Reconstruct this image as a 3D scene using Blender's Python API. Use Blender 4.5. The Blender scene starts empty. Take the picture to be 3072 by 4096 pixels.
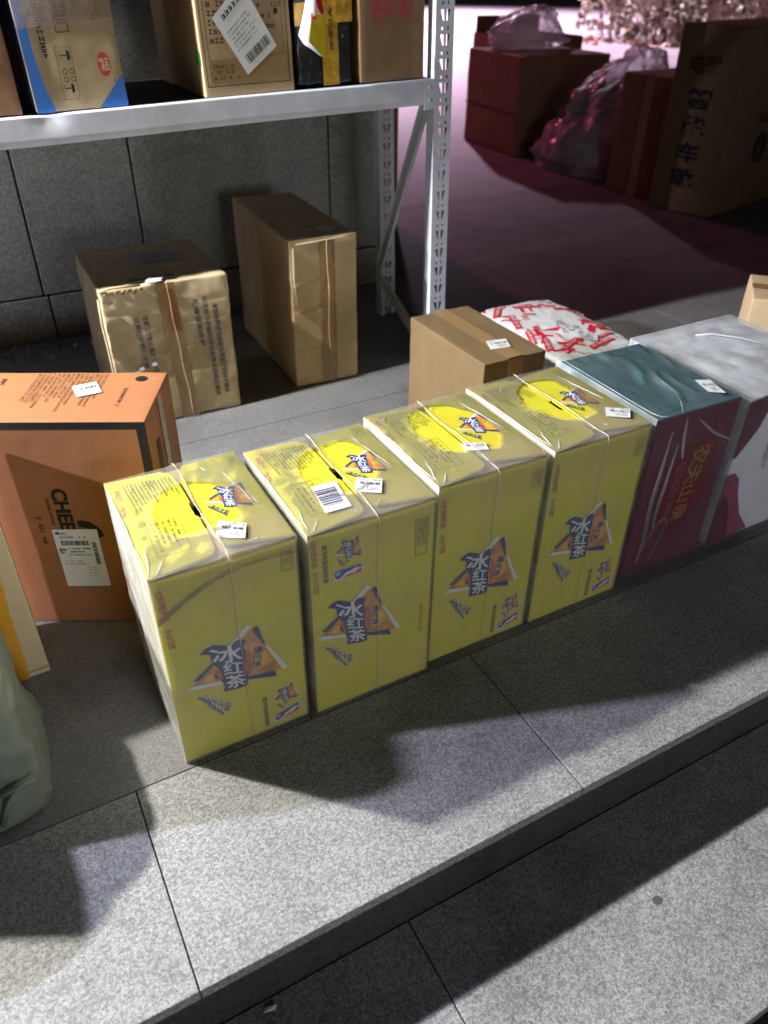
import bpy, bmesh, math, random
from mathutils import Vector, Matrix, noise
R_ = math.radians
random.seed(7)
S = bpy.context.scene
COL = S.collection

# ------------------------------------------------------------------ camera
cam = bpy.data.cameras.new("camera"); co = bpy.data.objects.new("camera", cam); COL.objects.link(co)
XR = Vector((0.8782917, -0.4780143, 0.0102952)); YD = Vector((-0.2699205, -0.5134882, -0.8145384)); ZF = Vector((0.3946475, 0.7126234, -0.5800183))
co.matrix_world = Matrix(((XR.x, -YD.x, -ZF.x, 0), (XR.y, -YD.y, -ZF.y, 0), (XR.z, -YD.z, -ZF.z, 1.0), (0, 0, 0, 1)))
cam.sensor_fit = 'VERTICAL'; cam.sensor_height = 36; cam.lens = 27.05; cam.clip_start = 0.01; cam.clip_end = 300
cam.dof.use_dof = True; cam.dof.focus_distance = 1.3; cam.dof.aperture_fstop = 3.8
S.camera = co
# ------------------------------------------------------------------ night sky and lamps
W = bpy.data.worlds.new("World"); S.world = W; W.use_nodes = True
nt = W.node_tree; bg = nt.nodes['Background']
sky = nt.nodes.new('ShaderNodeTexSky'); sky.sky_type = 'NISHITA'; sky.sun_disc = False
sky.sun_elevation = R_(2.0); sky.sun_rotation = R_(140)
hsv = nt.nodes.new('ShaderNodeHueSaturation'); hsv.inputs['Saturation'].default_value = 0.25
nt.links.new(sky.outputs[0], hsv.inputs['Color']); nt.links.new(hsv.outputs[0], bg.inputs[0])
bg.inputs[1].default_value = 0.012
S.view_settings.view_transform = 'Standard'; S.view_settings.look = 'None'; S.view_settings.exposure = 0.0

def lamp(name, kind, loc, energy, color, **k):
    l = bpy.data.lights.new(name, kind); l.energy = energy; l.color = color
    for a, b in k.items():
        if a != 'target': setattr(l, a, b)
    o = bpy.data.objects.new(name, l); COL.objects.link(o); o.location = loc
    if 'target' in k:
        o.rotation_euler = (Vector(k['target']) - Vector(loc)).to_track_quat('-Z', 'Y').to_euler()
    return o
lamp('shop_lamp_near', 'POINT', (-0.93, 1.80, 1.75), 330, (1.0, 0.97, 0.86), shadow_soft_size=0.035)
lamp('shop_lamp_far', 'POINT', (-2.96, 1.80, 1.77), 860, (0.78, 0.80, 1.0), shadow_soft_size=0.06)
lamp('fill_lamp_front', 'SPOT', (0.5, -3.2, 0.95), 128, (0.88, 0.92, 1.0), shadow_soft_size=0.5,
     target=(0.3, 1.6, 0.45), spot_size=R_(64), spot_blend=0.7)  # added fill to brighten front faces, stands for no known lamp
lamp('plaza_lamp_lilac', 'SPOT', (9.5, 19.0, 8.0), 30000, (1.0, 0.74, 1.0), shadow_soft_size=0.3,
     target=(9.8, 17.0, 0), spot_size=R_(113), spot_blend=0.6)
lamp('plaza_lamp_magenta', 'POINT', (2.4, 8.6, 2.6), 210, (1.0, 0.15, 0.32), shadow_soft_size=0.15)

# ------------------------------------------------------------------ materials
MATS = {}
def new_mat(name):
    m = bpy.data.materials.new(name); m.use_nodes = True
    return m, m.node_tree, m.node_tree.nodes['Principled BSDF']
def node(nt, t, **k):
    n = nt.nodes.new(t)
    for a, b in k.items():
        if a in n.inputs.keys(): n.inputs[a].default_value = b
        else: setattr(n, a, b)
    return n
def ramp(nt, fac, stops):
    r = nt.nodes.new('ShaderNodeValToRGB'); nt.links.new(fac, r.inputs[0])
    while len(r.color_ramp.elements) > 2: r.color_ramp.elements.remove(r.color_ramp.elements[-1])
    e = r.color_ramp.elements
    for i, (p, c) in enumerate(stops):
        if i < 2: e[i].position = p; e[i].color = c
        else:
            x = e.new(p); x.color = c
    return r.outputs[0]
def g4(v): return (v, v, v, 1)
def mixc(nt, fac, a, b, mode='MIX'):
    m = nt.nodes.new('ShaderNodeMix'); m.data_type = 'RGBA'; m.blend_type = mode
    for sock, v in ((m.inputs[0], fac), (m.inputs[6], a), (m.inputs[7], b)):
        if hasattr(v, 'is_linked'): nt.links.new(v, sock)
        else: sock.default_value = v if not isinstance(v, tuple) or len(v) == 4 else (*v, 1)
    return m.outputs[2]
def texco(nt, scale=(1, 1, 1)):
    t = nt.nodes.new('ShaderNodeTexCoord'); mp = nt.nodes.new('ShaderNodeMapping'); mp.inputs['Scale'].default_value = scale
    nt.links.new(t.outputs['Object'], mp.inputs[0]); return mp.outputs[0]
def noise_t(nt, co, scale, detail=3, rough=0.5):
    n = nt.nodes.new('ShaderNodeTexNoise'); n.inputs['Scale'].default_value = scale; n.inputs['Detail'].default_value = detail
    n.inputs['Roughness'].default_value = rough; nt.links.new(co, n.inputs['Vector']); return n.outputs[0]
def bump(nt, h, bsdf, strength, dist, prev=None):
    b = nt.nodes.new('ShaderNodeBump'); b.inputs['Strength'].default_value = strength; b.inputs['Distance'].default_value = dist
    nt.links.new(h, b.inputs['Height'])
    if prev: nt.links.new(prev, b.inputs['Normal'])
    nt.links.new(b.outputs[0], bsdf.inputs['Normal']); return b.outputs[0]

def granite(name, dark, light, fleck=0.12, rough=0.62, tint=(1, 1, 1), k=1.0, lo=0.36, hi=0.62):
    m, nt, b = new_mat(name); c = texco(nt)
    vd = nt.nodes.new('ShaderNodeTexVoronoi'); vd.inputs['Scale'].default_value = 11; nt.links.new(c, vd.inputs['Vector'])
    n1 = noise_t(nt, c, 150*k, 3, 0.65); n2 = noise_t(nt, c, 420*k, 2, 0.6); n3 = noise_t(nt, c, 5, 4, 0.6)
    vg = nt.nodes.new('ShaderNodeTexVoronoi'); vg.inputs['Scale'].default_value = 230*k; nt.links.new(c, vg.inputs['Vector'])
    sp = nt.nodes.new('ShaderNodeSeparateColor'); nt.links.new(vg.outputs['Color'], sp.inputs[0])
    mg = nt.nodes.new('ShaderNodeMix'); mg.inputs[0].default_value = 0.30; nt.links.new(n1, mg.inputs[2]); nt.links.new(sp.outputs[0], mg.inputs[3])
    base = ramp(nt, mg.outputs[0], [(lo-0.02, (dark*tint[0], dark*tint[1], dark*tint[2], 1)), (hi+0.04, (light*tint[0], light*tint[1], light*tint[2], 1))])
    f1 = ramp(nt, n2, [(0.38, g4(0.62)), (0.66, g4(1.3))])
    col = mixc(nt, 1.0, base, f1, 'MULTIPLY')
    v = nt.nodes.new('ShaderNodeTexVoronoi'); v.inputs['Scale'].default_value = 190*k; nt.links.new(c, v.inputs['Vector'])
    fl = ramp(nt, v.outputs['Distance'], [(0.10, g4(0.25)), (0.26, g4(1))])
    col = mixc(nt, 0.75, col, fl, 'MULTIPLY')
    n4 = noise_t(nt, c, 2.1, 7, 0.75)
    st = mixc(nt, 1.0, ramp(nt, n3, [(0.3, g4(0.84)), (0.7, g4(1.08))]), ramp(nt, n4, [(0.36, g4(0.70)), (0.47, g4(0.95)), (0.62, g4(1.07))]), 'MULTIPLY')
    col = mixc(nt, 1.0, col, st, 'MULTIPLY')
    col = mixc(nt, 1.0, col, ramp(nt, vd.outputs['Distance'], [(0.03, g4(0.72)), (0.05, g4(1))]), 'MULTIPLY')
    nt.links.new(col, b.inputs['Base Color']); b.inputs['Roughness'].default_value = rough
    b.inputs['Specular IOR Level'].default_value = 0.35
    bump(nt, n1, b, 0.25, 0.0010)
    MATS[name] = m; return m
def board(name, col, var=0.12, rough=0.75, flute=0.25, axis=0, stain=0.0, spec=0.25):
    """corrugated board or printed carton, fibres and faint flutes"""
    m, nt, b = new_mat(name); c = texco(nt)
    n = noise_t(nt, c, 9, 5, 0.6); n2 = noise_t(nt, c, 260, 2, 0.7)
    lo = tuple(x*(1-var) for x in col) + (1,); hi = tuple(min(1, x*(1+var)) for x in col) + (1,)
    cc = ramp(nt, n, [(0.3, lo), (0.7, hi)])
    cc = mixc(nt, 1.0, cc, ramp(nt, n2, [(0.3, g4(0.93)), (0.7, g4(1.05))]), 'MULTIPLY')
    if stain:
        n3 = noise_t(nt, c, 4, 6, 0.7)
        cc = mixc(nt, ramp(nt, n3, [(0.5, g4(0)), (0.68, g4(stain))]), cc, tuple(x*0.45 for x in col) + (1,))
    if name == 'yellow_board':
        cc = mixc(nt, ramp(nt, noise_t(nt, c, 7, 3, 0.5), [(0.42, g4(0)), (0.72, g4(0.45))]), cc, (0.80, 0.52, 0.06, 1))
    nt.links.new(cc, b.inputs['Base Color']); b.inputs['Roughness'].default_value = rough
    b.inputs['Specular IOR Level'].default_value = spec
    w = nt.nodes.new('ShaderNodeTexWave'); w.bands_direction = 'XYZ'[axis]; w.inputs['Scale'].default_value = 110; w.inputs['Distortion'].default_value = 0.4
    nt.links.new(c, w.inputs['Vector'])
    p = bump(nt, w.outputs['Fac'], b, flute, 0.0006)
    bump(nt, n, b, 0.4, 0.004, p)
    MATS[name] = m; return m
def flat(name, col, rough=0.6, spec=0.3, metal=0.0, var=0.06, scale=60, bmp=0.0):
    m, nt, b = new_mat(name); c = texco(nt); n = noise_t(nt, c, scale, 3, 0.6)
    cc = ramp(nt, n, [(0.3, tuple(x*(1-var) for x in col) + (1,)), (0.7, tuple(min(1, x*(1+var)) for x in col) + (1,))])
    if name == 'paint_white':
        cc = mixc(nt, ramp(nt, noise_t(nt, c, 38, 8, 0.8), [(0.64, g4(0)), (0.69, g4(0.8))]), cc, (0.22, 0.15, 0.09, 1))
        cc = mixc(nt, ramp(nt, noise_t(nt, c, 6, 5, 0.7), [(0.45, g4(0)), (0.8, g4(0.5))]), cc, (0.42, 0.42, 0.42, 1))
    nt.links.new(cc, b.inputs['Base Color']); b.inputs['Roughness'].default_value = rough
    b.inputs['Specular IOR Level'].default_value = spec; b.inputs['Metallic'].default_value = metal
    if bmp: bump(nt, n, b, bmp, 0.002)
    MATS[name] = m; return m
def film(name, white=0.22, tint=(0.9, 0.9, 0.92), rough=0.18, wr=1.0, scale=14, stretch=(1, 1, 1), wd=0.004):
    """clear shrink film: mostly see-through, slightly milky, glossy wrinkles"""
    m, nt, b = new_mat(name); c = texco(nt, stretch); nt.nodes.remove(b)
    out = nt.nodes['Material Output']
    n = noise_t(nt, c, scale, 4, 0.6); n2 = noise_t(nt, c, scale*0.45, 2, 0.5)
    tr = nt.nodes.new('ShaderNodeBsdfTransparent'); tr.inputs[0].default_value = (0.98, 0.98, 0.98, 1)
    df = nt.nodes.new('ShaderNodeBsdfDiffuse'); df.inputs[0].default_value = (*tint, 1)
    tl = nt.nodes.new('ShaderNodeBsdfTranslucent'); tl.inputs[0].default_value = (*tint, 1)
    gl = nt.nodes.new('ShaderNodeBsdfGlossy'); gl.inputs[0].default_value = (1, 1, 1, 1); gl.inputs['Roughness'].default_value = rough
    bp = nt.nodes.new('ShaderNodeBump'); bp.inputs['Strength'].default_value = wr*0.7; bp.inputs['Distance'].default_value = wd
    nt.links.new(n, bp.inputs['Height']); nt.links.new(bp.outputs[0], gl.inputs['Normal'])
    m1 = nt.nodes.new('ShaderNodeMixShader'); m1.inputs[0].default_value = 0.25
    nt.links.new(df.outputs[0], m1.inputs[1]); nt.links.new(tl.outputs[0], m1.inputs[2])
    f = ramp(nt, n2, [(0.3, g4(white*0.6)), (0.7, g4(min(1, white*1.5)))])
    m2 = nt.nodes.new('ShaderNodeMixShader'); nt.links.new(f, m2.inputs[0]); nt.links.new(tr.outputs[0], m2.inputs[1]); nt.links.new(m1.outputs[0], m2.inputs[2])
    fr = nt.nodes.new('ShaderNodeFresnel'); fr.inputs['IOR'].default_value = 1.4; nt.links.new(bp.outputs[0], fr.inputs['Normal'])
    fm = nt.nodes.new('ShaderNodeMath'); fm.operation = 'MULTIPLY'; fm.inputs[1].default_value = 0.7; nt.links.new(fr.outputs[0], fm.inputs[0])
    m3 = nt.nodes.new('ShaderNodeMixShader'); nt.links.new(fm.outputs[0], m3.inputs[0]); nt.links.new(m2.outputs[0], m3.inputs[1]); nt.links.new(gl.outputs[0], m3.inputs[2])
    nt.links.new(m3.outputs[0], out.inputs[0])
    MATS[name] = m; return m

granite('granite_floor', 0.23, 0.46, k=1.35)
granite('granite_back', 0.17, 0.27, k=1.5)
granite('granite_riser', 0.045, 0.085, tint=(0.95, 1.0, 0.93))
granite('granite_wall', 0.25, 0.40, rough=0.75, tint=(1.0, 0.98, 0.84), k=0.8, lo=0.38, hi=0.6)
granite('granite_plaza', 0.30, 0.38, tint=(1, 0.9, 0.92))
flat('joint', (0.012, 0.012, 0.011), 0.9)
board('yellow_board', (0.67, 0.62, 0.042), 0.07, 0.5, 0.12, 0, 0.16, spec=0.35)
board('kraft', (0.44, 0.31, 0.17), 0.12, 0.8, 0.3, 2)
board('kraft_old', (0.64, 0.51, 0.32), 0.16, 0.7, 0.45, 2, 0.25)
board('kraft_floor', (0.60, 0.44, 0.26), 0.12, 0.8, 0.3, 2)
board('kraft_mid', (0.44, 0.35, 0.21), 0.08, 0.8, 0.2, 2)
board('kraft_dull', (0.20, 0.135, 0.065), 0.10, 0.75, 0.2, 2)
board('kraft_red', (0.27, 0.15, 0.085), 0.12, 0.7, 0.3, 2)
board('kraft_dark', (0.26, 0.16, 0.085), 0.12, 0.7, 0.3, 2)
board('kraft_light', (0.60, 0.46, 0.27), 0.08, 0.8, 0.3, 2)
board('orange_board', (0.39, 0.165, 0.072), 0.06, 0.55, 0.12, 2)
board('inner_board', (0.40, 0.30, 0.15), 0.1)
board('teal_board', (0.06, 0.20, 0.215), 0.08, 0.5)
board('maroon_board', (0.16, 0.035, 0.055), 0.10, 0.5)
board('white_board', (0.84, 0.86, 0.88), 0.05, 0.5)
board('wood_deck', (0.055, 0.045, 0.035), 0.3, 0.8)
flat('rose_print', (0.34, 0.09, 0.13), 0.5)
flat('tape', (0.33, 0.21, 0.10), 0.18, 0.7)
flat('tape_red', (0.30, 0.12, 0.06), 0.25, 0.7)
flat('navy', (0.020, 0.045, 0.17), 0.5)
flat('white_ink', (0.78, 0.78, 0.76), 0.5)
flat('orange_ink', (0.64, 0.29, 0.05), 0.5, var=0.35, scale=45)
flat('red_ink', (0.55, 0.14, 0.05), 0.5, var=0.25, scale=45)
flat('gold_ink', (0.75, 0.45, 0.03), 0.5, var=0.3, scale=50)
flat('redbrown_ink', (0.55, 0.20, 0.06), 0.55)
flat('olive_ink', (0.13, 0.15, 0.03), 0.6)
flat('crease_shade_scuff', (0.34, 0.27, 0.05), 0.8, var=0.3)
flat('black_ink', (0.02, 0.02, 0.02), 0.55)
flat('brown_ink', (0.09, 0.05, 0.025), 0.6)
flat('bluegrey_ink', (0.09, 0.10, 0.16), 0.6)
flat('badge_blue', (0.02, 0.07, 0.38), 0.45)
flat('badge_red', (0.60, 0.02, 0.05), 0.45)
flat('deep_red', (0.20, 0.012, 0.012), 0.5)
flat('gold_dim', (0.32, 0.22, 0.05), 0.5)
flat('royal_blue', (0.03, 0.15, 0.52), 0.45)
flat('pack_red', (0.70, 0.02, 0.05), 0.4)
flat('stamp_red', (0.50, 0.05, 0.08), 0.6)
flat('paper', (0.78, 0.79, 0.80), 0.5, var=0.03)
flat('paper_dim', (0.50, 0.50, 0.50), 0.6)
flat('twine', (0.66, 0.66, 0.58), 0.4, 0.6)
flat('paint_white', (0.76, 0.81, 0.95), 0.42, 0.5, var=0.07, scale=22)
flat('steel_grey', (0.36, 0.38, 0.40), 0.45, 0.5, var=0.15, scale=40)
flat('black_plastic', (0.012, 0.014, 0.018), 0.28, 0.6, bmp=0.8, scale=50)
flat('yellow_tape', (0.62, 0.36, 0.03), 0.2, 0.7, var=0.25)
flat('bright_yellow', (0.75, 0.60, 0.02), 0.3)
flat('green_ink', (0.01, 0.25, 0.09), 0.5)
flat('greybag', (0.22, 0.25, 0.19), 0.38, 0.5, var=0.12, scale=20, bmp=0.3)
flat('amber', (0.70, 0.35, 0.03), 0.5)
flat('cream', (0.62, 0.50, 0.29), 0.6)
flat('gum', (0.10, 0.10, 0.10), 0.8)
film('film_top', 0.17, tint=(0.90, 0.90, 0.84), wr=0.7); film('film_front', 0.19, wr=0.5, tint=(0.8, 0.8, 0.75)); film('film_side', 0.62, tint=(0.93, 0.94, 0.99), wr=1.0, scale=20)
film('film_teal', 0.13, tint=(0.60, 0.74, 0.82), rough=0.10, wr=1.0, scale=26, stretch=(1.0, 0.35, 1), wd=0.012)
film('film_maroon', 0.10, tint=(0.55, 0.45, 0.55), rough=0.2, wr=0.8, scale=10, stretch=(1, 1, 0.3))
film('film_white', 0.5, tint=(0.90, 0.93, 0.98), rough=0.12, wr=1.0, scale=28, wd=0.008)
film('film_fold', 0.10, tint=(0.62, 0.52, 0.64), wr=0.2, rough=0.35)
film('bag_clear', 0.50, tint=(0.72, 0.68, 0.72), rough=0.15, wr=1.0, scale=14, wd=0.03)

# ------------------------------------------------------------------ mesh helpers
class MB:
    def __init__(s): s.v = []; s.f = []; s.m = []; s.mats = []
    def mi(s, mat):
        if mat not in s.mats: s.mats.append(mat)
        return s.mats.index(mat)
    def poly(s, pts, mat):
        n = len(s.v); s.v += [tuple(p) for p in pts]; s.f.append(tuple(range(n, n+len(pts)))); s.m.append(s.mi(mat))
    def faces(s, verts, faces, mat):
        n = len(s.v); s.v += [tuple(p) for p in verts]; k = s.mi(mat)
        for f in faces: s.f.append(tuple(n+i for i in f)); s.m.append(k)
    def box(s, a, b, mat, M=None):
        x0, y0, z0 = a; x1, y1, z1 = b
        v = [Vector(p) for p in ((x0,y0,z0),(x1,y0,z0),(x1,y1,z0),(x0,y1,z0),(x0,y0,z1),(x1,y0,z1),(x1,y1,z1),(x0,y1,z1))]
        if M: v = [M @ p for p in v]
        s.faces(v, [(3,2,1,0),(4,5,6,7),(0,1,5,4),(1,2,6,5),(2,3,7,6),(3,0,4,7)], mat)
    def prism(s, pts2, z0, z1, mat):
        n = len(pts2); v = [(x, y, z0) for x, y in pts2] + [(x, y, z1) for x, y in pts2]
        s.faces(v, [tuple(range(n-1, -1, -1)), tuple(range(n, 2*n))] + [(i, (i+1) % n, n+(i+1) % n, n+i) for i in range(n)], mat)
    def tube(s, pts, r, mat, n=6):
        pts = [Vector(p) for p in pts]; rings = []
        for i, p in enumerate(pts):
            t = (pts[min(i+1, len(pts)-1)] - pts[max(i-1, 0)]).normalized()
            a = t.orthogonal().normalized() if i == 0 else (prev - t*prev.dot(t)).normalized()
            prev = a; b = t.cross(a)
            rings.append([p + (a*math.cos(2*math.pi*k/n) + b*math.sin(2*math.pi*k/n))*(r(i) if callable(r) else r) for k in range(n)])
        v = [q for rg in rings for q in rg]
        fc = [(i*n+k, i*n+(k+1) % n, (i+1)*n+(k+1) % n, (i+1)*n+k) for i in range(len(pts)-1) for k in range(n)]
        s.faces(v, fc + [tuple(range(n-1, -1, -1)), tuple((len(pts)-1)*n+k for k in range(n))], mat)
    def build(s, name, parent=None, smooth=False, merge=0.0, bevel=0.0, doubles=False):
        me = bpy.data.meshes.new(name); me.from_pydata(s.v, [], s.f)
        for m in s.mats: me.materials.append(MATS[m])
        for p, k in zip(me.polygons, s.m): p.material_index = k; p.use_smooth = smooth
        if merge:
            bm = bmesh.new(); bm.from_mesh(me); bmesh.ops.remove_doubles(bm, verts=bm.verts, dist=merge)
            bmesh.ops.recalc_face_normals(bm, faces=bm.faces); bm.to_mesh(me); bm.free()
        o = bpy.data.objects.new(name, me); COL.objects.link(o)
        if bevel:
            b = o.modifiers.new('bevel', 'BEVEL'); b.width = bevel; b.segments = 2; b.limit_method = 'ANGLE'; b.angle_limit = R_(40)
        if parent: o.parent = parent
        return o
def thing(name, label, cat, loc=(0, 0, 0), rz=0.0, group=None, rot=None):
    o = bpy.data.objects.new(name, None); COL.objects.link(o); o.location = loc; o.rotation_euler = rot if rot else (0, 0, rz)
    o.empty_display_size = 0.05; return tag(o, label, cat, group)
def tag(o, label=None, cat=None, group=None, kind=None):
    if label: o['label'] = label
    if cat: o['category'] = cat
    if group: o['group'] = group
    if kind: o['kind'] = kind
    return o

def grid_lines(L, r, step):
    n = max(2, round((L-2*r)/step)); a = [0, r*0.3, r*0.65] + [r + (L-2*r)*i/n for i in range(n+1)] + [L-r*0.65, L-r*0.3, L]
    return a
def rounded_box(mb, w, d, h, mat, r=0.004, step=0.02, amp=0.0012, seed=0, fn=None, open_top=False, fs=9.0, org=(0, 0, 0), mat_fn=None):
    X, Y, Z = grid_lines(w, r, step), grid_lines(d, r, step), grid_lines(h, r, step)
    ox = Vector((seed*3.1, seed*1.7, seed*0.9)); O = Vector(org)
    def P(x, y, z):
        p = Vector((x, y, z)); q = Vector((min(max(x, r), w-r), min(max(y, r), d-r), min(max(z, r), h-r)))
        n = p - q
        if n.length > 1e-9: n.normalize(); p = q + n*r
        nz = (noise.noise(p*fs + ox)*0.5 + 0.5 + 0.5*noise.noise(p*fs*3.3 + ox)*0.5)
        k = amp*nz
        if fn: k += fn(p, n)
        return p - n*k + O
    def face(A, B, f, flip):
        v = [f(a, b) for a in A for b in B]; nb = len(B)
        fc = []
        for i in range(len(A)-1):
            for j in range(nb-1):
                q = (i*nb+j, (i+1)*nb+j, (i+1)*nb+j+1, i*nb+j+1)
                fc.append(q[::-1] if flip else q)
        if mat_fn:
            for q in fc:
                c = sum((v[k] for k in q), Vector())/4; mb.faces([v[k] for k in q], [(0, 1, 2, 3)], mat_fn(c) or mat)
        else: mb.faces(v, fc, mat)
    face(X, Y, lambda a, b: P(a, b, 0), True)
    if not open_top: face(X, Y, lambda a, b: P(a, b, h), False)
    face(X, Z, lambda a, b: P(a, 0, b), False); face(X, Z, lambda a, b: P(a, d, b), True)
    face(Y, Z, lambda a, b: P(0, a, b), True); face(Y, Z, lambda a, b: P(w, a, b), False)

# -------- flat print on a face: frames give origin, U, V, N
class Fr:
    def __init__(s, o, u, v, n): s.o = Vector(o); s.u = Vector(u); s.v = Vector(v); s.n = Vector(n)
    def __call__(s, a, b, off): return s.o + s.u*a + s.v*b + s.n*off
def F_front(): return Fr((0, 0, 0), (1, 0, 0), (0, 0, 1), (0, -1, 0))
def F_top(h): return Fr((0, 0, h), (1, 0, 0), (0, 1, 0), (0, 0, 1))
def F_left(d): return Fr((0, d, 0), (0, -1, 0), (0, 0, 1), (-1, 0, 0))
def F_right(w): return Fr((w, 0, 0), (0, 1, 0), (0, 0, 1), (1, 0, 0))
def pr(mb, fr, pts, off, mat):
    a = sum(pts[i][0]*pts[(i+1) % len(pts)][1] - pts[(i+1) % len(pts)][0]*pts[i][1] for i in range(len(pts)))
    if a < 0: pts = pts[::-1]
    mb.poly([fr(x, y, off) for x, y in pts], mat)
def disc(mb, fr, c, rx, ry, off, mat, n=28, a0=0, inner=None):
    pts = [(c[0]+rx*math.cos(2*math.pi*i/n), c[1]+ry*math.sin(2*math.pi*i/n)) for i in range(n)]
    if not inner: pr(mb, fr, pts, off, mat)
    else:
        q = [(c[0]+(x-c[0])*inner, c[1]+(y-c[1])*inner) for x, y in pts]
        for i in range(n):
            j = (i+1) % n; pr(mb, fr, [pts[i], pts[j], q[j], q[i]], off, mat)
_tc = {}
def glyphs(s, fat=0.0):
    k = (s, fat)
    if k not in _tc:
        c = bpy.data.curves.new('t', 'FONT'); c.body = s; c.size = 1.0; c.offset = fat; c.resolution_u = 3; c.fill_mode = 'FRONT'
        o = bpy.data.objects.new('t', c); COL.objects.link(o); bpy.context.view_layer.update()
        me = o.to_mesh(); vs = [(v.co.x, v.co.y) for v in me.vertices]; fs = [tuple(p.vertices) for p in me.polygons]
        o.to_mesh_clear(); bpy.data.objects.remove(o); bpy.data.curves.remove(c)
        if not vs: vs = [(0, 0), (1, 0), (1, 1)]; fs = [(0, 1, 2)]
        xs = [v[0] for v in vs]; ys = [v[1] for v in vs]; x0, x1, y0, y1 = min(xs), max(xs), min(ys), max(ys)
        _tc[k] = ([((x-x0)/max(1e-6, x1-x0), (y-y0)/max(1e-6, y1-y0)) for x, y in vs], fs)
    return _tc[k]
def text(mb, fr, s, quad, off, mat, fat=0.0):
    """quad = bottom-left, bottom-right, top-right, top-left of the word as it reads"""
    vs, fs = glyphs(s, fat); A, B, C, D = [Vector(q) for q in quad]
    pts = [A*(1-x)*(1-y) + B*x*(1-y) + C*x*y + D*(1-x)*y for x, y in vs]
    v3 = [fr(p.x, p.y, off) for p in pts]
    out = []
    for f in fs:
        a = sum(pts[f[i]].x*pts[f[(i+1) % len(f)]].y - pts[f[(i+1) % len(f)]].x*pts[f[i]].y for i in range(len(f)))
        out.append(f if a > 0 else f[::-1])
    mb.faces(v3, out, mat)
def rect_text(mb, fr, s, x0, y0, x1, y1, off, mat, rot=0, fat=0.0):
    q = [(x0, y0), (x1, y0), (x1, y1), (x0, y1)]
    text(mb, fr, s, q[-rot:] + q[:-rot] if rot else q, off, mat, fat)   # rot = quarter turns
def rows(mb, fr, quad, n, off, mat, rnd, fill=0.86, gl=1.0, ragged=0.3, gap=0.4):
    """rows of print too small to read: small broken marks, one row after another"""
    A, B, C, D = [Vector(q) for q in quad]
    Lr = (B-A).length; Hr = (D-A).length/n
    def P(x, y): p = A*(1-x)*(1-y) + B*x*(1-y) + C*x*y + D*(1-x)*y; return (p.x, p.y)
    for i in range(n):
        y0 = 1-(i+1)/n + gap/2/n; y1 = 1-i/n - gap/2/n; x = 0.0; end = 1-rnd.random()*ragged
        g = Hr*(1-gap)*gl/Lr
        while x < end:
            if rnd.random() < fill:
                ww = g*rnd.uniform(0.55, 0.9); dy = (y1-y0)*0.12*rnd.random()
                k = rnd.random()
                if k < 0.5:
                    pr(mb, fr, [P(x, y0+dy), P(x+ww, y0+dy), P(x+ww, y0+dy+(y1-y0)*0.28), P(x, y0+dy+(y1-y0)*0.28)], off, mat)
                    pr(mb, fr, [P(x+ww*0.1, y1-(y1-y0)*0.3), P(x+ww, y1-(y1-y0)*0.3), P(x+ww, y1), P(x+ww*0.1, y1)], off, mat)
                    pr(mb, fr, [P(x+ww*0.4, y0+(y1-y0)*0.42), P(x+ww*0.62, y0+(y1-y0)*0.42), P(x+ww*0.62, y1-(y1-y0)*0.33), P(x+ww*0.4, y1-(y1-y0)*0.33)], off, mat)
                else:
                    pr(mb, fr, [P(x, y0), P(x+ww*0.3, y0), P(x+ww*0.3, y1), P(x, y1)], off, mat)
                    pr(mb, fr, [P(x+ww*0.45, y0+(y1-y0)*0.1), P(x+ww, y0+(y1-y0)*0.1), P(x+ww, y1-(y1-y0)*0.15), P(x+ww*0.45, y1-(y1-y0)*0.15)], off, mat)
            x += g
def frame_line(mb, fr, pts, wd, off, mat, closed=True):
    n = len(pts)
    for i in range(n if closed else n-1):
        a = Vector(pts[i]); b = Vector(pts[(i+1) % n]); t = (b-a).normalized(); q = Vector((-t.y, t.x))*wd/2
        pr(mb, fr, [tuple(a-q-t*wd/2), tuple(b-q+t*wd/2), tuple(b+q+t*wd/2), tuple(a+q-t*wd/2)], off + 0.00003*(i % 2), mat)
def bars(mb, fr, quad, n, off, mat, rnd):
    A, B, C, D = [Vector(q) for q in quad]; x = 0
    while x < 1:
        w = rnd.uniform(0.3, 1.2)/n
        a = min(1, x); b = min(1, x+w)
        pr(mb, fr, [tuple(A.lerp(B, a)), tuple(A.lerp(B, b)), tuple(D.lerp(C, b)), tuple(D.lerp(C, a))], off, mat)
        x += w + rnd.uniform(0.25, 0.9)/n

def map_pts(pts, src, dst):
    """affine: src = (origin, xend, yend) to dst"""
    o, a, b = [Vector(p) for p in src]; O, A, B = [Vector(p) for p in dst]
    M = Matrix(((a.x-o.x, b.x-o.x), (a.y-o.y, b.y-o.y))).inverted()
    r = []
    for p in pts:
        s = M @ (Vector(p)-o); q = O + (A-O)*s.x + (B-O)*s.y; r.append((q.x, q.y))
    return r

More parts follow.
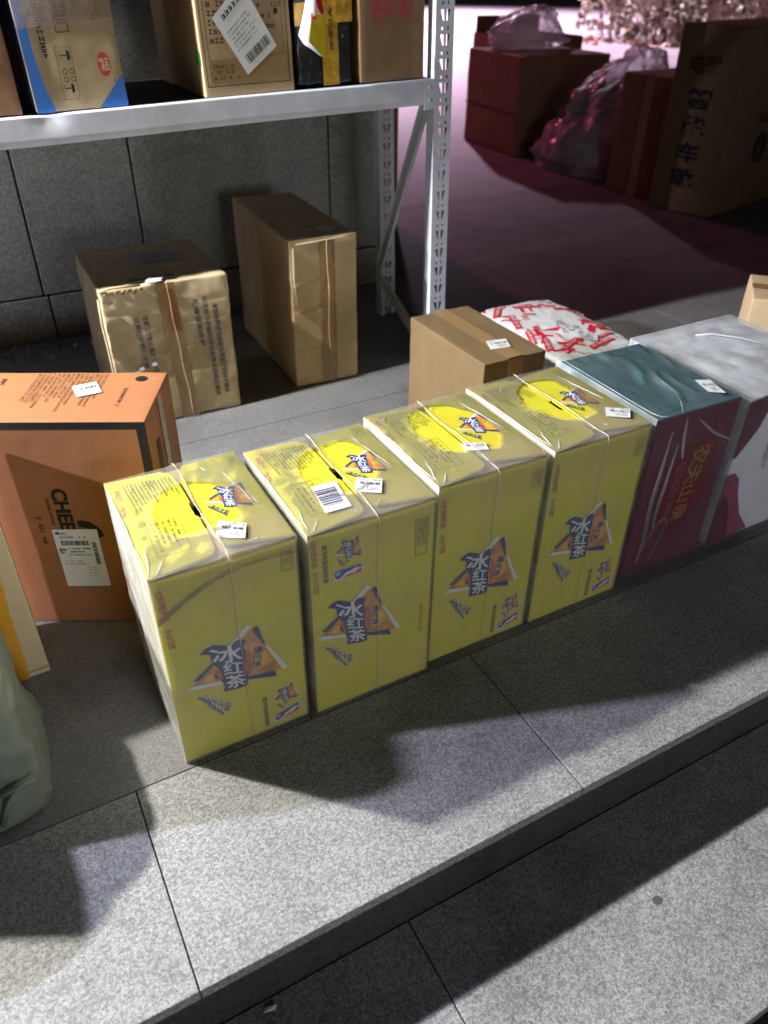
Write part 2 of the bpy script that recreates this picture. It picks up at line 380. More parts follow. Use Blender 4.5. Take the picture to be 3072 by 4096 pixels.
# the star logo of the tea cartons in front-face metres
LOGO = [
 ('orange_ink', 0, [(0.124,0.231),(0.142,0.186),(0.167,0.125),(0.147,0.130),(0.111,0.136),(0.074,0.143),(0.032,0.158),(0.070,0.184),(0.097,0.207)]),
 ('gold_ink', 1, [(0.143,0.176),(0.154,0.151),(0.124,0.146),(0.126,0.174)]),
 ('gold_ink', 1, [(0.040,0.158),(0.070,0.150),(0.066,0.168),(0.058,0.170)]),
 ('red_ink', 1, [(0.111,0.195),(0.120,0.185),(0.120,0.150),(0.116,0.138),(0.109,0.137),(0.108,0.164)]),
 ('red_ink', 1, [(0.073,0.147),(0.076,0.163),(0.068,0.172),(0.062,0.160)]),
 ('white_ink', 1, [(0.120,0.238),(0.127,0.231),(0.097,0.205),(0.089,0.209)]),
 ('navy', 1, [(0.127,0.225),(0.135,0.230),(0.138,0.222),(0.145,0.184),(0.141,0.190)]),
 ('white_ink', 1, [(0.1425,0.190),(0.148,0.186),(0.177,0.124),(0.168,0.1255)]),
 ('navy', 1, [(0.109,0.137),(0.156,0.127),(0.157,0.115),(0.112,0.130)]),
 ('white_ink', 1, [(0.022,0.154),(0.029,0.157),(0.075,0.146),(0.075,0.140),(0.026,0.150)]),
 ('navy', 1, [(0.031,0.166),(0.038,0.170),(0.060,0.187),(0.067,0.185),(0.040,0.163)]),
 ('navy', 2, [(0.047,0.212),(0.059,0.220),(0.069,0.221),(0.094,0.208),(0.098,0.214),(0.106,0.216),(0.1165,0.210),(0.111,0.199),(0.1135,0.189),(0.109,0.160),(0.112,0.141),(0.111,0.119),(0.098,0.119),(0.073,0.123),(0.076,0.134),(0.072,0.147),(0.0745,0.152),(0.072,0.171),(0.062,0.189),(0.062,0.204),(0.058,0.208)]),
]
LOGO_T = [('冰', [(0.064,0.186),(0.108,0.171),(0.111,0.207),(0.060,0.218)], 'white_ink', 0.018),
          ('红', [(0.077,0.157),(0.107,0.148),(0.108,0.172),(0.077,0.185)], 'white_ink', 0.016),
          ('茶', [(0.078,0.126),(0.109,0.121),(0.110,0.145),(0.078,0.155)], 'white_ink', 0.016)]
KANG = [('康', [(0.124,0.179),(0.139,0.173),(0.141,0.187),(0.127,0.193)]), ('师', [(0.1225,0.166),(0.136,0.160),(0.138,0.171),(0.124,0.177)]), ('傅', [(0.121,0.152),(0.134,0.146),(0.136,0.158),(0.1225,0.164)])]
def star_logo(mb, fr, mp, off, small=False):
    for mat, l, pts in LOGO: pr(mb, fr, mp(pts), off + 0.00012*l, mat)
    for s, q, m, ft in LOGO_T: text(mb, fr, s, mp(q), off + 0.0004, m, ft)
    if not small:
        for s, q in KANG:
            text(mb, fr, s, mp(q), off + 0.00038, 'white_ink', 0.05); text(mb, fr, s, mp(q), off + 0.0005, 'navy', 0.012)
def sub_logo(mb, fr, mp, off):
    text(mb, fr, '冰力十足', mp([(0.050,0.096),(0.076,0.078),(0.083,0.094),(0.043,0.134)]), off, 'white_ink', 0.06)
    text(mb, fr, '冰力十足', mp([(0.048,0.098),(0.076,0.079),(0.083,0.093),(0.042,0.134)]), off+0.0002, 'navy', 0.015)
    pr(mb, fr, mp([(0.033,0.131),(0.040,0.128),(0.069,0.076),(0.064,0.077)]), off, 'navy')
    pr(mb, fr, mp([(0.037,0.1265),(0.0385,0.1255),(0.0645,0.0795),(0.0635,0.0795)]), off+0.0002, 'white_ink')
def badge(mb, fr, q, off):
    """sports league badge lying on its side: q = 4 corners (start, end along length, ...)"""
    A, B, C, D = [Vector(x) for x in q]
    def P(x, y): p = A*(1-x)*(1-y) + B*x*(1-y) + C*x*y + D*(1-x)*y; return (p.x, p.y)
    def rr(x0, x1, y0, y1, r=0.07):
        out = []
        for cx, cy, a0 in ((x1-r, y1-r*2.4, 0), (x0+r, y1-r*2.4, 90), (x0+r, y0+r*2.4, 180), (x1-r, y0+r*2.4, 270)):
            for k in range(4): a = R_(a0 + 30*k); out.append(P(cx + r*math.cos(a), cy + 2.4*r*math.sin(a)))
        return out
    pr(mb, fr, rr(0, 1, 0, 1), off, 'white_ink')
    pr(mb, fr, [P(.04,.35),(P(.04,.92)),P(.10,.96),P(.93,.96),P(.97,.8),P(.97,.62),P(.75,.72),P(.62,.58),P(.42,.56),P(.30,.30),P(.12,.08)], off+.0002, 'badge_blue')
    pr(mb, fr, [P(.22,.05),P(.93,.05),P(.97,.15),P(.97,.5),P(.82,.42),P(.70,.20),P(.60,.30),P(.42,.22)], off+.0002, 'badge_red')
    pr(mb, fr, [P(.12,.06),P(.34,.32),P(.42,.62),P(.55,.60),P(.70,.76),P(.82,.80),P(.84,.62),P(.97,.56),P(.80,.48),P(.66,.28),P(.60,.36),P(.46,.30),P(.30,.10)], off+.0004, 'white_ink')
    text(mb, fr, 'NBA', [P(.08,.88), P(.08,.48), P(.24,.48), P(.24,.88)], off+.0004, 'white_ink', .02)

# ================================================================== SETTING
def slabs(name, rws, z, th, mat, x0, x1, dx, gap=0.0025, offs=None, bev=0.0015):
    mb = MB()
    for i, (y0, y1) in enumerate(rws):
        xo = offs[i] if offs else 0
        x = xo + math.floor((x0-xo)/dx)*dx
        while x < x1:
            mb.box((x+gap/2, y0+(gap/2 if i else 0), z-th), (x+dx-gap/2, y1-gap/2, z), mat); x += dx
    return mb.build(name, bevel=bev)
tag(slabs('platform', [(0.465, 0.775)], 0, 0.02, 'granite_floor', -3, 5, 0.59, offs=[0.015], gap=0.0018, bev=0.0014), kind='structure')
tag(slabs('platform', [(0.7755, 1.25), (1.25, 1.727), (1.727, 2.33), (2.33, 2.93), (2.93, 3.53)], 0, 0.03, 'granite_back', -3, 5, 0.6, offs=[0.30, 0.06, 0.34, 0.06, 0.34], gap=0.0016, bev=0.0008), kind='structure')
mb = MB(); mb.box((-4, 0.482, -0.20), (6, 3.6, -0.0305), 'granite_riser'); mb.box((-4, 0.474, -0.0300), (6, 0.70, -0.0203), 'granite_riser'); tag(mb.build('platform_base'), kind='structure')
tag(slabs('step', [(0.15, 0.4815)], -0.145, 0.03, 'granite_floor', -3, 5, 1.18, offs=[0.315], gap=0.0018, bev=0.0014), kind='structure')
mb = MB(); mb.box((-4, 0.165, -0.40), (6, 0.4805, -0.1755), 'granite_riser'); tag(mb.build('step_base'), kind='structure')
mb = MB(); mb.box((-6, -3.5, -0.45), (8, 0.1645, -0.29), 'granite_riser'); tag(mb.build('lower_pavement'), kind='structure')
tag(slabs('plaza', [(3.531+0.8*i, 3.531+0.8*(i+1)) for i in range(16)], 0, 0.03, 'granite_plaza', -2, 22, 2.4, gap=0.001, bev=0), kind='structure')
tag(slabs('plaza', [(0.0, 0.59), (0.59, 1.18), (1.18, 1.77), (1.77, 2.36), (2.36, 2.95), (2.95, 3.529)], 0.0, 0.03, 'granite_plaza', 5.05, 14, 0.6), kind='structure')
mb = MB(); mb.poly([(-60, 3.0, -0.031), (90, 3.0, -0.031), (90, 120, -0.031), (-60, 120, -0.031)], 'granite_plaza'); mb.poly([(6.1, -8, -0.032), (90, -8, -0.032), (90, 3.0, -0.032), (6.1, 3.0, -0.032)], 'granite_plaza')
tag(mb.build('ground'), kind='structure')

# wall of stone panels
w = thing('stone_wall', 'grey green granite clad wall with dark joints behind the metal shelf', 'wall', (0, 2.58, 0))
mb = MB(); mb.box((-4, 0.008, 0), (1.425, 0.34, 2.9), 'joint'); mb.build('backing', w)
mb = MB()
jx_low = [-2.0, -1.2, -0.4, 0.212, 0.878, 1.44]; jx_up = [-2.13, -1.46, -0.8, -0.13, 0.205, 0.532, 1.194, 1.44]
jx_up = [-1.8, -1.14, -0.47, 0.2, 0.534, 1.197, 1.44]
g = 0.0065
for a, b in zip(jx_low[:-1], jx_low[1:]): mb.box((a+g/2, -0.004, 0.002), (b-g/2, 0.0075, 0.139-g/2), 'granite_wall')
for a, b in zip(jx_up[:-1], jx_up[1:]):
    mb.box((a+g/2, 0, 0.139+g/2), (b-g/2, 0.0075, 1.15), 'granite_wall'); mb.box((a+g/2, 0, 1.159), (b-g/2, 0.0075, 2.1), 'granite_wall')
mb.build('stone_panel', w, bevel=0.002)
mb = MB(); mb.box((1.42, 3.27, 0), (1.86, 3.65, 2.9), 'kraft_dark'); 
tag(mb.build('wall_pillar', bevel=0.004), 'dark brown end pillar set back beyond the stone wall', 'pillar')

# ================================================================== TEA CARTONS
def curve_mesh_grid(mb, A, B, f, mat, flip=False):
    v = [f(a, b) for a in A for b in B]; nb = len(B); fc = []
    for i in range(len(A)-1):
        for j in range(nb-1):
            q = (i*nb+j, (i+1)*nb+j, (i+1)*nb+j+1, i*nb+j+1); fc.append(q[::-1] if flip else q)
    mb.faces(v, fc, mat)
def lin(a, b, n): return [a+(b-a)*i/n for i in range(n+1)]

def sleeve(t, w, d, h, hole, seed, lift, mats=('film_top', 'film_front', 'film_side')):
    lift_ = lift
    """loose clear film round the carton with a torn oval opening on top"""
    e = 0.0009; sd = Vector((seed*2.3, seed*1.1, seed*0.7))
    def wob(p, k): return k*abs(noise.noise(p*22+sd)) + k*0.7*abs(noise.noise(p*55+sd))
    mb = MB()
    N = 120; cx = sum(p[0] for p in hole)/len(hole); cy = sum(p[1] for p in hole)/len(hole)
    pol = sorted((math.atan2(p[1]-cy, p[0]-cx), math.hypot(p[0]-cx, p[1]-cy)) for p in hole)
    def rad(a):
        n = len(pol)
        for i in range(n):
            a0, r0 = pol[i]; a1, r1 = pol[(i+1) % n]
            if i == n-1: a1 += 2*math.pi
            for aa in (a, a+2*math.pi):
                if a0 <= aa <= a1: s = (aa-a0)/max(1e-6, a1-a0); s = s*s*(3-2*s); return r0*(1-s)+r1*s
        return pol[0][1]
    rings = []
    for k in range(9):
        s = k/8; ring = []
        for i in range(N):
            a = -math.pi + 2*math.pi*i/N; c, sn = math.cos(a), math.sin(a)
            r0 = rad(a)*(1+0.03*noise.noise(Vector((i*0.35, seed, 0))))
            tx = ((w+e-cx) if c > 0 else (cx+e))/max(1e-6, abs(c)); ty = ((d+e-cy) if sn > 0 else (cy+e))/max(1e-6, abs(sn))
            r1 = min(tx, ty); r = r0*(1-s)+r1*s; p = Vector((cx+r*c, cy+r*sn, h+e))
            lft = 0.0035*math.exp(-s*9)*(0.4+abs(noise.noise(Vector((i*0.2, seed*3, 1))))) + (wob(p, 0.0020)*min(1, (1-s)*3) if s < 1 else 0)
            L = lift_[0]*p.x/(w/2) if p.x < w/2 else lift_[1]*(w-p.x)/(w/2)
            ring.append(p + Vector((0, 0, lft + max(0, L) + (0.0006 if s < 1 else 0))))
        rings.append(ring)
    v = [p for r in rings for p in r]
    mb.faces(v, [(k*N+i, (k+1)*N+i, (k+1)*N+(i+1) % N, k*N+(i+1) % N) for k in range(8) for i in range(N)], mats[0])
    mb.build('shrink_film', t, smooth=True)
    rr = random.Random(seed*7)
    def fold(pts, rad):  # milky white fold tubes, their colour stands in for glints on the film
        q = []; mb = MB()
        for k in range(len(pts)-1):
            for m_ in range(5):
                f_ = m_/5; q.append(tuple(pts[k][c]*(1-f_)+pts[k+1][c]*f_ + (rr.gauss(0, 0.0006) if c < 2 else 0) for c in range(3)))
        n_ = len(q); mb.tube(q, lambda k: rad*(0.25+math.sin(math.pi*(k+0.5)/n_))*(0.6+0.7*rr.random()), 'film_side', 5); mb.build('film_fold', t, smooth=True)
    T_ = h+e+0.0012
    fold([(0.0, d*0.95, T_), (0.002, d*0.6, T_), (0.001, d*0.3, T_), (0.003, 0.004, T_)], 0.0010)
    fold([(0.012+rr.random()*0.01, d*0.30, T_), (0.008, d*0.12, T_), (0.003, 0.0, T_-0.002)], 0.0009)
    fold([(0.03, 0.03, T_), (0.014, 0.008, T_), (0.0, -0.001, T_-0.006)], 0.0008)
    for _ in range(5):
        x0 = rr.uniform(0.02, w-0.03); y0 = rr.choice([rr.uniform(0.01, 0.05), rr.uniform(d-0.05, d-0.01)]); fold([(x0, y0, T_+0.002), (x0+rr.uniform(-0.012, 0.02), y0+rr.uniform(-0.006, 0.02), T_+0.002)], 0.0006)
    x0 = w-0.03-0.01*rr.random(); fold([(x0, d*0.85, T_+0.001), (x0+0.008, d*0.6, T_+0.001), (x0+0.018, d*0.35, T_+0.001)], 0.0007)
    mb = MB(); A = lin(-e, w+e, 20); Z = lin(0.001, h+e, 34)
    curve_mesh_grid(mb, A, Z, lambda a, z: Vector((a, -e - (wob(Vector((a, 0, z)), 0.0016) if -e < a < w+e and z < h else 0), z)), mats[1])
    mb.build('front_film', t, smooth=True)
    A = lin(-e, d+e, 26); Z = lin(0.001, h+e, 40)
    for sx, x, fl in ((-1, -e, True), (1, w+e, False)):
        mb = MB(); curve_mesh_grid(mb, A, Z, lambda a, z: Vector((x + sx*(wob(Vector((x, a, z)), 0.0020) if -e < a < d+e and z < h else 0), a, z)), mats[2], fl)
        mb.build('side_film', t, smooth=True)

def flap_mesh(w, d, h, side, lift, seed, notch):
    """one of the two long top flaps with rounded free corners"""
    mid = w/2
    if side < 0:
        P = [(0.0, 0.002), (mid*0.80, 0.012), (mid*0.91, 0.0165), (mid*0.955, 0.027), (mid-0.002, 0.06)]
        if notch: P += [(mid-0.002, d*0.43), (mid-0.005, d*0.43), (mid-0.005, d*0.57), (mid-0.002, d*0.57)]
        P += [(mid-0.002, d-0.06), (mid*0.955, d-0.027), (mid*0.91, d-0.0165), (mid*0.8, d-0.006), (0.0, d)]
    else:
        P = [(w, 0.005), (mid*1.14, 0.022), (mid*1.06, 0.030), (mid+0.002, 0.055)]
        if notch: P += [(mid+0.002, d*0.43), (mid+0.0055, d*0.43), (mid+0.0055, d*0.57), (mid+0.002, d*0.57)]
        P += [(mid+0.002, d-0.055), (mid*1.06, d-0.025), (mid*1.14, d-0.008), (w, d)]; P = P[::-1]
        P = P[::1]
    a = sum(P[i][0]*P[(i+1) % len(P)][1] - P[(i+1) % len(P)][0]*P[i][1] for i in range(len(P)))
    if a < 0: P = P[::-1]
    mb = MB(); mb.prism(P, h-0.0036, h, 'yellow_board')
    def zz(x): return lift*abs(x-(0 if side < 0 else w))/mid
    mb.v = [(x, y, z+zz(x)) for x, y, z in mb.v]
    return mb

HOLES = [
 [(0.0437,0.1407),(0.0552,0.1633),(0.0721,0.1841),(0.1006,0.1902),(0.1223,0.1846),(0.1437,0.1656),(0.1504,0.1279),(0.151,0.1021),(0.147,0.0725),(0.1276,0.0623),(0.1024,0.0689),(0.0748,0.067),(0.0525,0.0755),(0.0411,0.0913),(0.0404,0.1217)],
 [(0.052,0.12),(0.056,0.16),(0.0697,0.1876),(0.095,0.198),(0.1191,0.2046),(0.1525,0.2073),(0.168,0.1769),(0.165,0.13),(0.155,0.095),(0.125,0.075),(0.09,0.066),(0.065,0.075),(0.055,0.095)],
 [(0.0568,0.1948),(0.0731,0.2133),(0.11,0.222),(0.1343,0.2164),(0.1626,0.1806),(0.1743,0.1292),(0.1581,0.0737),(0.1417,0.0539),(0.1232,0.0557),(0.0874,0.0665),(0.0628,0.0813),(0.0516,0.1251),(0.0527,0.1707)],
 [(0.0703,0.1979),(0.091,0.2147),(0.1271,0.2186),(0.1487,0.2102),(0.1569,0.175),(0.154,0.1545),(0.157,0.1315),(0.1432,0.1023),(0.1451,0.0761),(0.1138,0.0678),(0.077,0.0773),(0.0627,0.1017),(0.0491,0.131),(0.0589,0.1718)]]

def sticker(t, fr, quad, off, code, rnd, name='sticker', date=True, curl=0.0):
    """small white parcel-shelf sticker; quad bl, br, tr, tl as it reads"""
    mb = MB(); A, B, C, D = [Vector(q) for q in quad]
    def P(x, y): p = A*(1-x)*(1-y) + B*x*(1-y) + C*x*y + D*(1-x)*y; return (p.x, p.y)
    n = 8
    v = [fr(*P(i/n, j/4), off + curl*((i/n)**3)) for i in range(n+1) for j in range(5)]
    mb.faces(v, [(i*5+j, (i+1)*5+j, (i+1)*5+j+1, i*5+j+1) for i in range(n) for j in range(4)], 'paper')
    so = mb.build(name, t, smooth=True); mb = MB()
    o2 = off + 0.0004 + (curl*0.75)
    def T(s, x0, y0, x1, y1, fat=0.0): text(mb, fr, s, [P(x0, y0), P(x1, y0), P(x1, y1), P(x0, y1)], o2, 'black_ink', fat)
    if date: T('12/18', 0.62, 0.78, 0.95, 0.93)
    T(code, 0.16, 0.50, 0.92, 0.70, 0.02)
    rows(mb, fr, [P(0.4, 0.12), P(0.9, 0.12), P(0.9, 0.4), P(0.4, 0.4)], 3, o2, 'bluegrey_ink', rnd, 0.8)
    rows(mb, fr, [P(0.06, 0.78), P(0.4, 0.78), P(0.4, 0.9), P(0.06, 0.9)], 1, o2, 'bluegrey_ink', rnd, 0.8)
    mb.build('printed_code', so); return so

def tea_carton(i, loc, rz, w, d, h, label, code, lab_q, lift):
    rnd = random.Random(100+i)
    t = thing('tea_carton', label, 'carton', loc, rz, 'yellow iced tea cartons standing in a row')
    def dent(p, n):
        k = 0
        if n.y < -0.5:
            # soft bulging panel plus crease
            if i == 0:
                zc = 0.288 + 0.12*(p.x-0.0)*0.0 + 0.02*math.sin(p.x*18)+0.06*(p.x/w); k += 0.0065*math.exp(-((p.z-zc)/0.0055)**2)*(1.0-0.35*p.x/w)
            if i == 1: k += 0.0030*math.exp(-((p.x-0.163)/0.004)**2)*(1 if p.z < 0.335 else 0)
            k += 0.002*math.exp(-((p.z-h+0.01)/0.02)**2)*abs(noise.noise(Vector((p.x*30, i, 0))))
        return k
    mb = MB(); rounded_box(mb, w, d, h-0.004, 'yellow_board', 0.003, 0.007, 0.0010, i+1, dent, open_top=True)
    mb.build('body', t, smooth=True, merge=0.00005)
    mb = MB()
    for y0, y1 in ((0.003, d*0.44), (d*0.56, d-0.003)): mb.box((0.003, y0, h-0.0085), (w-0.003, y1, h-0.0052), 'inner_board')
    mb.build('inner_flap', t, bevel=0.0008)
    for sd in (-1, 1): flap_mesh(w, d, h, sd, lift[0 if sd < 0 else 1], i, i in (0, 1, 3)).build('top_flap', t, bevel=0.0006)
    # ---- front print
    fr = F_front(); O = -0.0004; mb = MB()
    sx = w/0.205
    if i == 1:
        mp = lambda q: map_pts(q, ((0.026, 0.154), (0.172, 0.1245), (0.123, 0.235)), ((0.010, 0.166), (0.147, 0.126), (0.094, 0.238)))
    else: mp = lambda q: [(x*sx, y) for x, y in q]
    star_logo(mb, fr, mp, O+0.0010); sub_logo(mb, fr, mp, O+0.0010)
    mb.build('printed_logo', t)
    mb = MB()
    if i == 1:
        ms = lambda q: map_pts(q, ((0.026, 0.154), (0.172, 0.1245), (0.123, 0.235)), ((0.041, 0.316), (0.086, 0.304), (0.073, 0.341)))
        star_logo(mb, fr, ms, O+0.0010, True); sub_logo(mb, fr, ms, O+0.001)
        disc(mb, fr, (0.059, 0.299), 0.0022, 0.0022, O+0.0012, 'olive_ink')
        badge(mb, fr, [(0.037, 0.268), (0.084, 0.270), (0.084, 0.286), (0.037, 0.286)], O+0.0010)
        mb.build('league_badge', t); mb = MB()
        text(mb, fr, '官方市场合作伙伴', [(0.020, 0.339), (0.020, 0.270), (0.029, 0.270), (0.029, 0.339)], O+.0012, 'olive_ink', 0.03)
        mb.build('printed_text', t); mb = MB()
        text(mb, fr, '饮料整箱装', [(0.003, 0.352), (0.004, 0.304), (0.013, 0.304), (0.012, 0.352)], O+.0012, 'redbrown_ink', 0.02)
        mb.build('printed_text', t); mb = MB()
        text(mb, fr, '小心轻放', [(0.004, 0.298), (0.005, 0.254), (0.014, 0.254), (0.013, 0.298)], O+.0012, 'redbrown_ink', 0.02)
        mb.build('printed_text', t); mb = MB()
        frame_line(mb, fr, [(0.173, 0.333), (0.195, 0.331), (0.194, 0.264), (0.174, 0.265)], 0.0008, O+.0012, 'brown_ink')
        rows(mb, fr, [(0.176, 0.330), (0.177, 0.268), (0.192, 0.267), (0.192, 0.329)], 5, O+.0012, 'brown_ink', rnd)
        mb.build('printed_text', t); mb = MB()
        text(mb, fr, '请勿挤压', [(0.186, 0.160), (0.186, 0.100), (0.193, 0.100), (0.193, 0.160)], O+.0012, 'redbrown_ink', 0.0)
    else:
        ms = lambda q: map_pts(q, ((0.026, 0.154), (0.172, 0.1245), (0.123, 0.235)), ((0.150*sx, 0.060), (0.191*sx, 0.056), (0.176*sx, 0.090)))
        star_logo(mb, fr, ms, O+0.0010, True); sub_logo(mb, fr, ms, O+0.001)
        disc(mb, fr, (0.167*sx, 0.047), 0.0018, 0.0018, O+0.0012, 'redbrown_ink')
        badge(mb, fr, [(0.146*sx, 0.013), (0.191*sx, 0.021), (0.191*sx, 0.040), (0.146*sx, 0.028)], O+0.0010)
        mb.build('league_badge', t); mb = MB()
        text(mb, fr, '官方市场合作伙伴', [(0.130*sx, 0.078), (0.130*sx, 0.012), (0.138*sx, 0.012), (0.138*sx, 0.078)], O+.0012, 'olive_ink', 0.03)
        mb.build('printed_text', t); mb = MB()
        text(mb, fr, '饮料整箱装', [(0.004, 0.345), (0.006, 0.290), (0.017, 0.290), (0.015, 0.345)], O+.0012, 'redbrown_ink', 0.02)
        mb.build('printed_text', t); mb = MB()
        text(mb, fr, '小心轻放', [(0.006, 0.278), (0.008, 0.238), (0.019, 0.238), (0.017, 0.278)], O+.0012, 'redbrown_ink', 0.02)
        mb.build('printed_text', t); mb = MB()
        frame_line(mb, fr, [(0.180*sx, 0.345), (0.197*sx, 0.345), (0.197*sx, 0.312), (0.180*sx, 0.312)], 0.0008, O+.0012, 'brown_ink')
        rows(mb, fr, [(0.183*sx, 0.342), (0.183*sx, 0.316), (0.195*sx, 0.316), (0.195*sx, 0.342)], 3, O+.0012, 'brown_ink', rnd, 0.7)
    mb.build('printed_text', t)
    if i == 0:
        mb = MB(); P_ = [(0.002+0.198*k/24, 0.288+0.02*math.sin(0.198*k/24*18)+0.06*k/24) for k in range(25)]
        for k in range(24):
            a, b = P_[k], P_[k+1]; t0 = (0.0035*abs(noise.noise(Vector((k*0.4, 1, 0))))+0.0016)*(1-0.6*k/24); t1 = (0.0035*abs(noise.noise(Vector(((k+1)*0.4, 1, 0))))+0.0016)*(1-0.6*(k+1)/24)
            pr(mb, fr, [(a[0], a[1]-t0), (b[0], b[1]-t1), (b[0], b[1]+t1), (a[0], a[1]+t0)], -0.0002, 'crease_shade_scuff')  # brown stroke paints in crease shade along with cracked print
        mb.v = [(x, y-0.0004, z) for x, y, z in mb.v]; mb.build('crease_shade_wear', t)
    # ---- top print
    fr = F_top(h); mb = MB(); LZ = 0.0006; RZ = 0.0006
    mt = lambda q: map_pts(q, ((0.026, 0.154), (0.172, 0.1245), (0.123, 0.235)), ((0.119, 0.131), (0.184, 0.098), (0.176, 0.165)))
    def lifted(f, side):
        L = lift[0 if side < 0 else 1]; mid = w/2
        class G:
            def __call__(s, a, b, off): return fr(a, b, off + L*abs(a-(0 if side < 0 else w))/mid)
        return G()
    fl, frr = lifted(fr, -1), lifted(fr, 1)
    star_logo(mb, frr, mt, RZ, True)
    text(mb, frr, '冰力十足', [(0.119, 0.117), (0.135, 0.087), (0.142, 0.096), (0.124, 0.122)], RZ, 'navy', 0.02)
    pr(mb, frr, [(0.116, 0.118), (0.118, 0.120), (0.136, 0.087), (0.134, 0.086)], RZ, 'navy')
    mb.build('top_logo', t); mb = MB()
    # ingredients block reads sideways
    rows(mb, fl, [(0.020, 0.232), (0.024, 0.150), (0.094, 0.165), (0.092, 0.226)], 13, LZ, 'olive_ink', rnd, 0.9, ragged=0.45, gap=0.45)
    text(mb, fl, '冰红茶', [(0.009, 0.224), (0.005, 0.192), (0.014, 0.190), (0.017, 0.224)], LZ, 'redbrown_ink', 0.03)
    text(mb, fl, '饮料', [(0.004, 0.178), (0.002, 0.150), (0.010, 0.150), (0.013, 0.178)], LZ, 'redbrown_ink', 0.03)
    frame_line(mb, fl, [(0.027, 0.124), (0.074, 0.125), (0.069, 0.039), (0.024, 0.040)], 0.0006, LZ, 'olive_ink')
    frame_line(mb, fl, [(0.0255, 0.078), (0.0712, 0.078)], 0.0006, LZ, 'olive_ink', False)
    frame_line(mb, fl, [(0.060, 0.124), (0.056, 0.039)], 0.0005, LZ, 'olive_ink', False)
    rows(mb, fl, [(0.031, 0.118), (0.029, 0.046), (0.066, 0.046), (0.070, 0.118)], 5, LZ, 'olive_ink', rnd, 0.7, ragged=0.4, gap=0.55)
    frame_line(mb, frr, [(0.184, 0.240), (0.198, 0.236), (0.197, 0.211), (0.183, 0.209)], 0.0006, RZ, 'olive_ink')
    rows(mb, frr, [(0.186, 0.236), (0.186, 0.213), (0.195, 0.213), (0.196, 0.234)], 2, RZ, 'olive_ink', rnd, 0.8)
    mb.build('top_text', t)
    sleeve(t, w, d, h, HOLES[i], i+2, lift)
    # ---- twine round the middle
    x = w*0.52; pts = []
    for k in range(61):
        s = k/60
        if s < 0.42: p = (x + 0.0022*math.sin(s*22+i), d+0.004 - (d+0.008)*s/0.42, h+0.0034+0.0010*abs(math.sin(s*50)))
        else: q = (s-0.42)/0.58; p = (x + 0.001*math.sin(q*9+i) + 0.002*q, -0.0050-0.0008*math.sin(q*30), h+0.004 - (h+0.0)*q)
        pts.append(p)
    mb = MB(); mb.tube(pts, lambda k: (0.0007 if k < 26 else 0.00042)+0.0002*math.sin(k*2.1), 'twine', 6); mb.build('twine', t, smooth=True)
    sticker(t, F_top(h), lab_q, 0.0055 if i == 0 else 0.0040, code, rnd, curl=0.0015)
    if i == 1:
        mb = MB(); q = [(0.0426, 0.0328), (0.0836, 0.0315), (0.0917, 0.1017), (0.0521, 0.1036)]; ff = F_top(h)
        pr(mb, ff, q, 0.0048, 'paper'); bars(mb, ff, [(0.050, 0.090), (0.048, 0.045), (0.078, 0.044), (0.084, 0.088)], 14, 0.0052, 'bluegrey_ink', rnd)
        mb.build('barcode_patch', t)
    return t
tea_carton(0, (0.097, 0.786, 0), R_(0), 0.202, 0.252, 0.365, 'nearest yellow iced tea carton of the row, creased across its front', '40-1-4148', [(0.1035, 0.0422), (0.1371, 0.0197), (0.1502, 0.0504), (0.118, 0.0775)], (0.0005, 0.003))
tea_carton(1, (0.313, 0.780, 0), R_(0), 0.207, 0.250, 0.363, 'second yellow iced tea carton, badge on its upper front and barcode patch on top', '40-1-4149', [(0.1044, 0.0644), (0.1369, 0.0407), (0.1561, 0.0732), (0.1235, 0.0973)], (0.002, 0.001))
tea_carton(2, (0.532, 0.792, 0), R_(0), 0.204, 0.244, 0.369, 'third yellow iced tea carton in the row, white sticker on its top seam', '40-1-4150', [(0.0882, 0.0661), (0.1234, 0.0497), (0.1301, 0.072), (0.0935, 0.0891)], (0.001, 0.002))
tea_carton(3, (0.748, 0.790, 0), R_(0), 0.207, 0.255, 0.370, 'yellow iced tea carton touching the teal and maroon box, sticker near its right top corner', '40-1-4151', [(0.1503, 0.0513), (0.1811, 0.0256), (0.2034, 0.0508), (0.1711, 0.0777)], (0.001, 0.0005))

# ================================================================== TEAL / MAROON WRAPPED BOX
t = thing('spring_water_carton', 'maroon carton with teal top wrapped in wrinkled clear film beside the yellow cartons', 'carton', (0.990, 0.808, 0), R_(-1))
w, d, h = 0.212, 0.275, 0.358
mb = MB(); rounded_box(mb, w, d, h, 'maroon_board', 0.004, 0.012, 0.002, 11, mat_fn=lambda c: 'teal_board' if c.z > h-0.0055 or (c.z > h-0.03 and c.x < 0.002) else None); mb.build('body', t, smooth=True, merge=0.00005)
fr = F_front(); mb = MB()
bad = [(0.143,0.290),(0.172,0.278),(0.182,0.250),(0.186,0.196),(0.176,0.160),(0.141,0.108),(0.128,0.078),(0.112,0.065),(0.098,0.080),(0.060,0.118),(0.052,0.150),(0.055,0.195),(0.070,0.235),(0.088,0.262),(0.100,0.284)]
pr(mb, fr, bad, 0.0008, 'deep_red')
text(mb, fr, '农夫山泉', [(0.117, 0.274), (0.100, 0.104), (0.136, 0.104), (0.166, 0.274)], 0.0012, 'gold_dim', 0.015)
text(mb, fr, 'NONGFU SPRING', [(0.082, 0.246), (0.076, 0.104), (0.092, 0.104), (0.104, 0.246)], 0.0012, 'rose_print', 0.01)
mb.build('printed_badge', t)
mb = MB(); A = lin(-0.003, w+0.003, 30); Z = lin(0.001, h+0.003, 40)
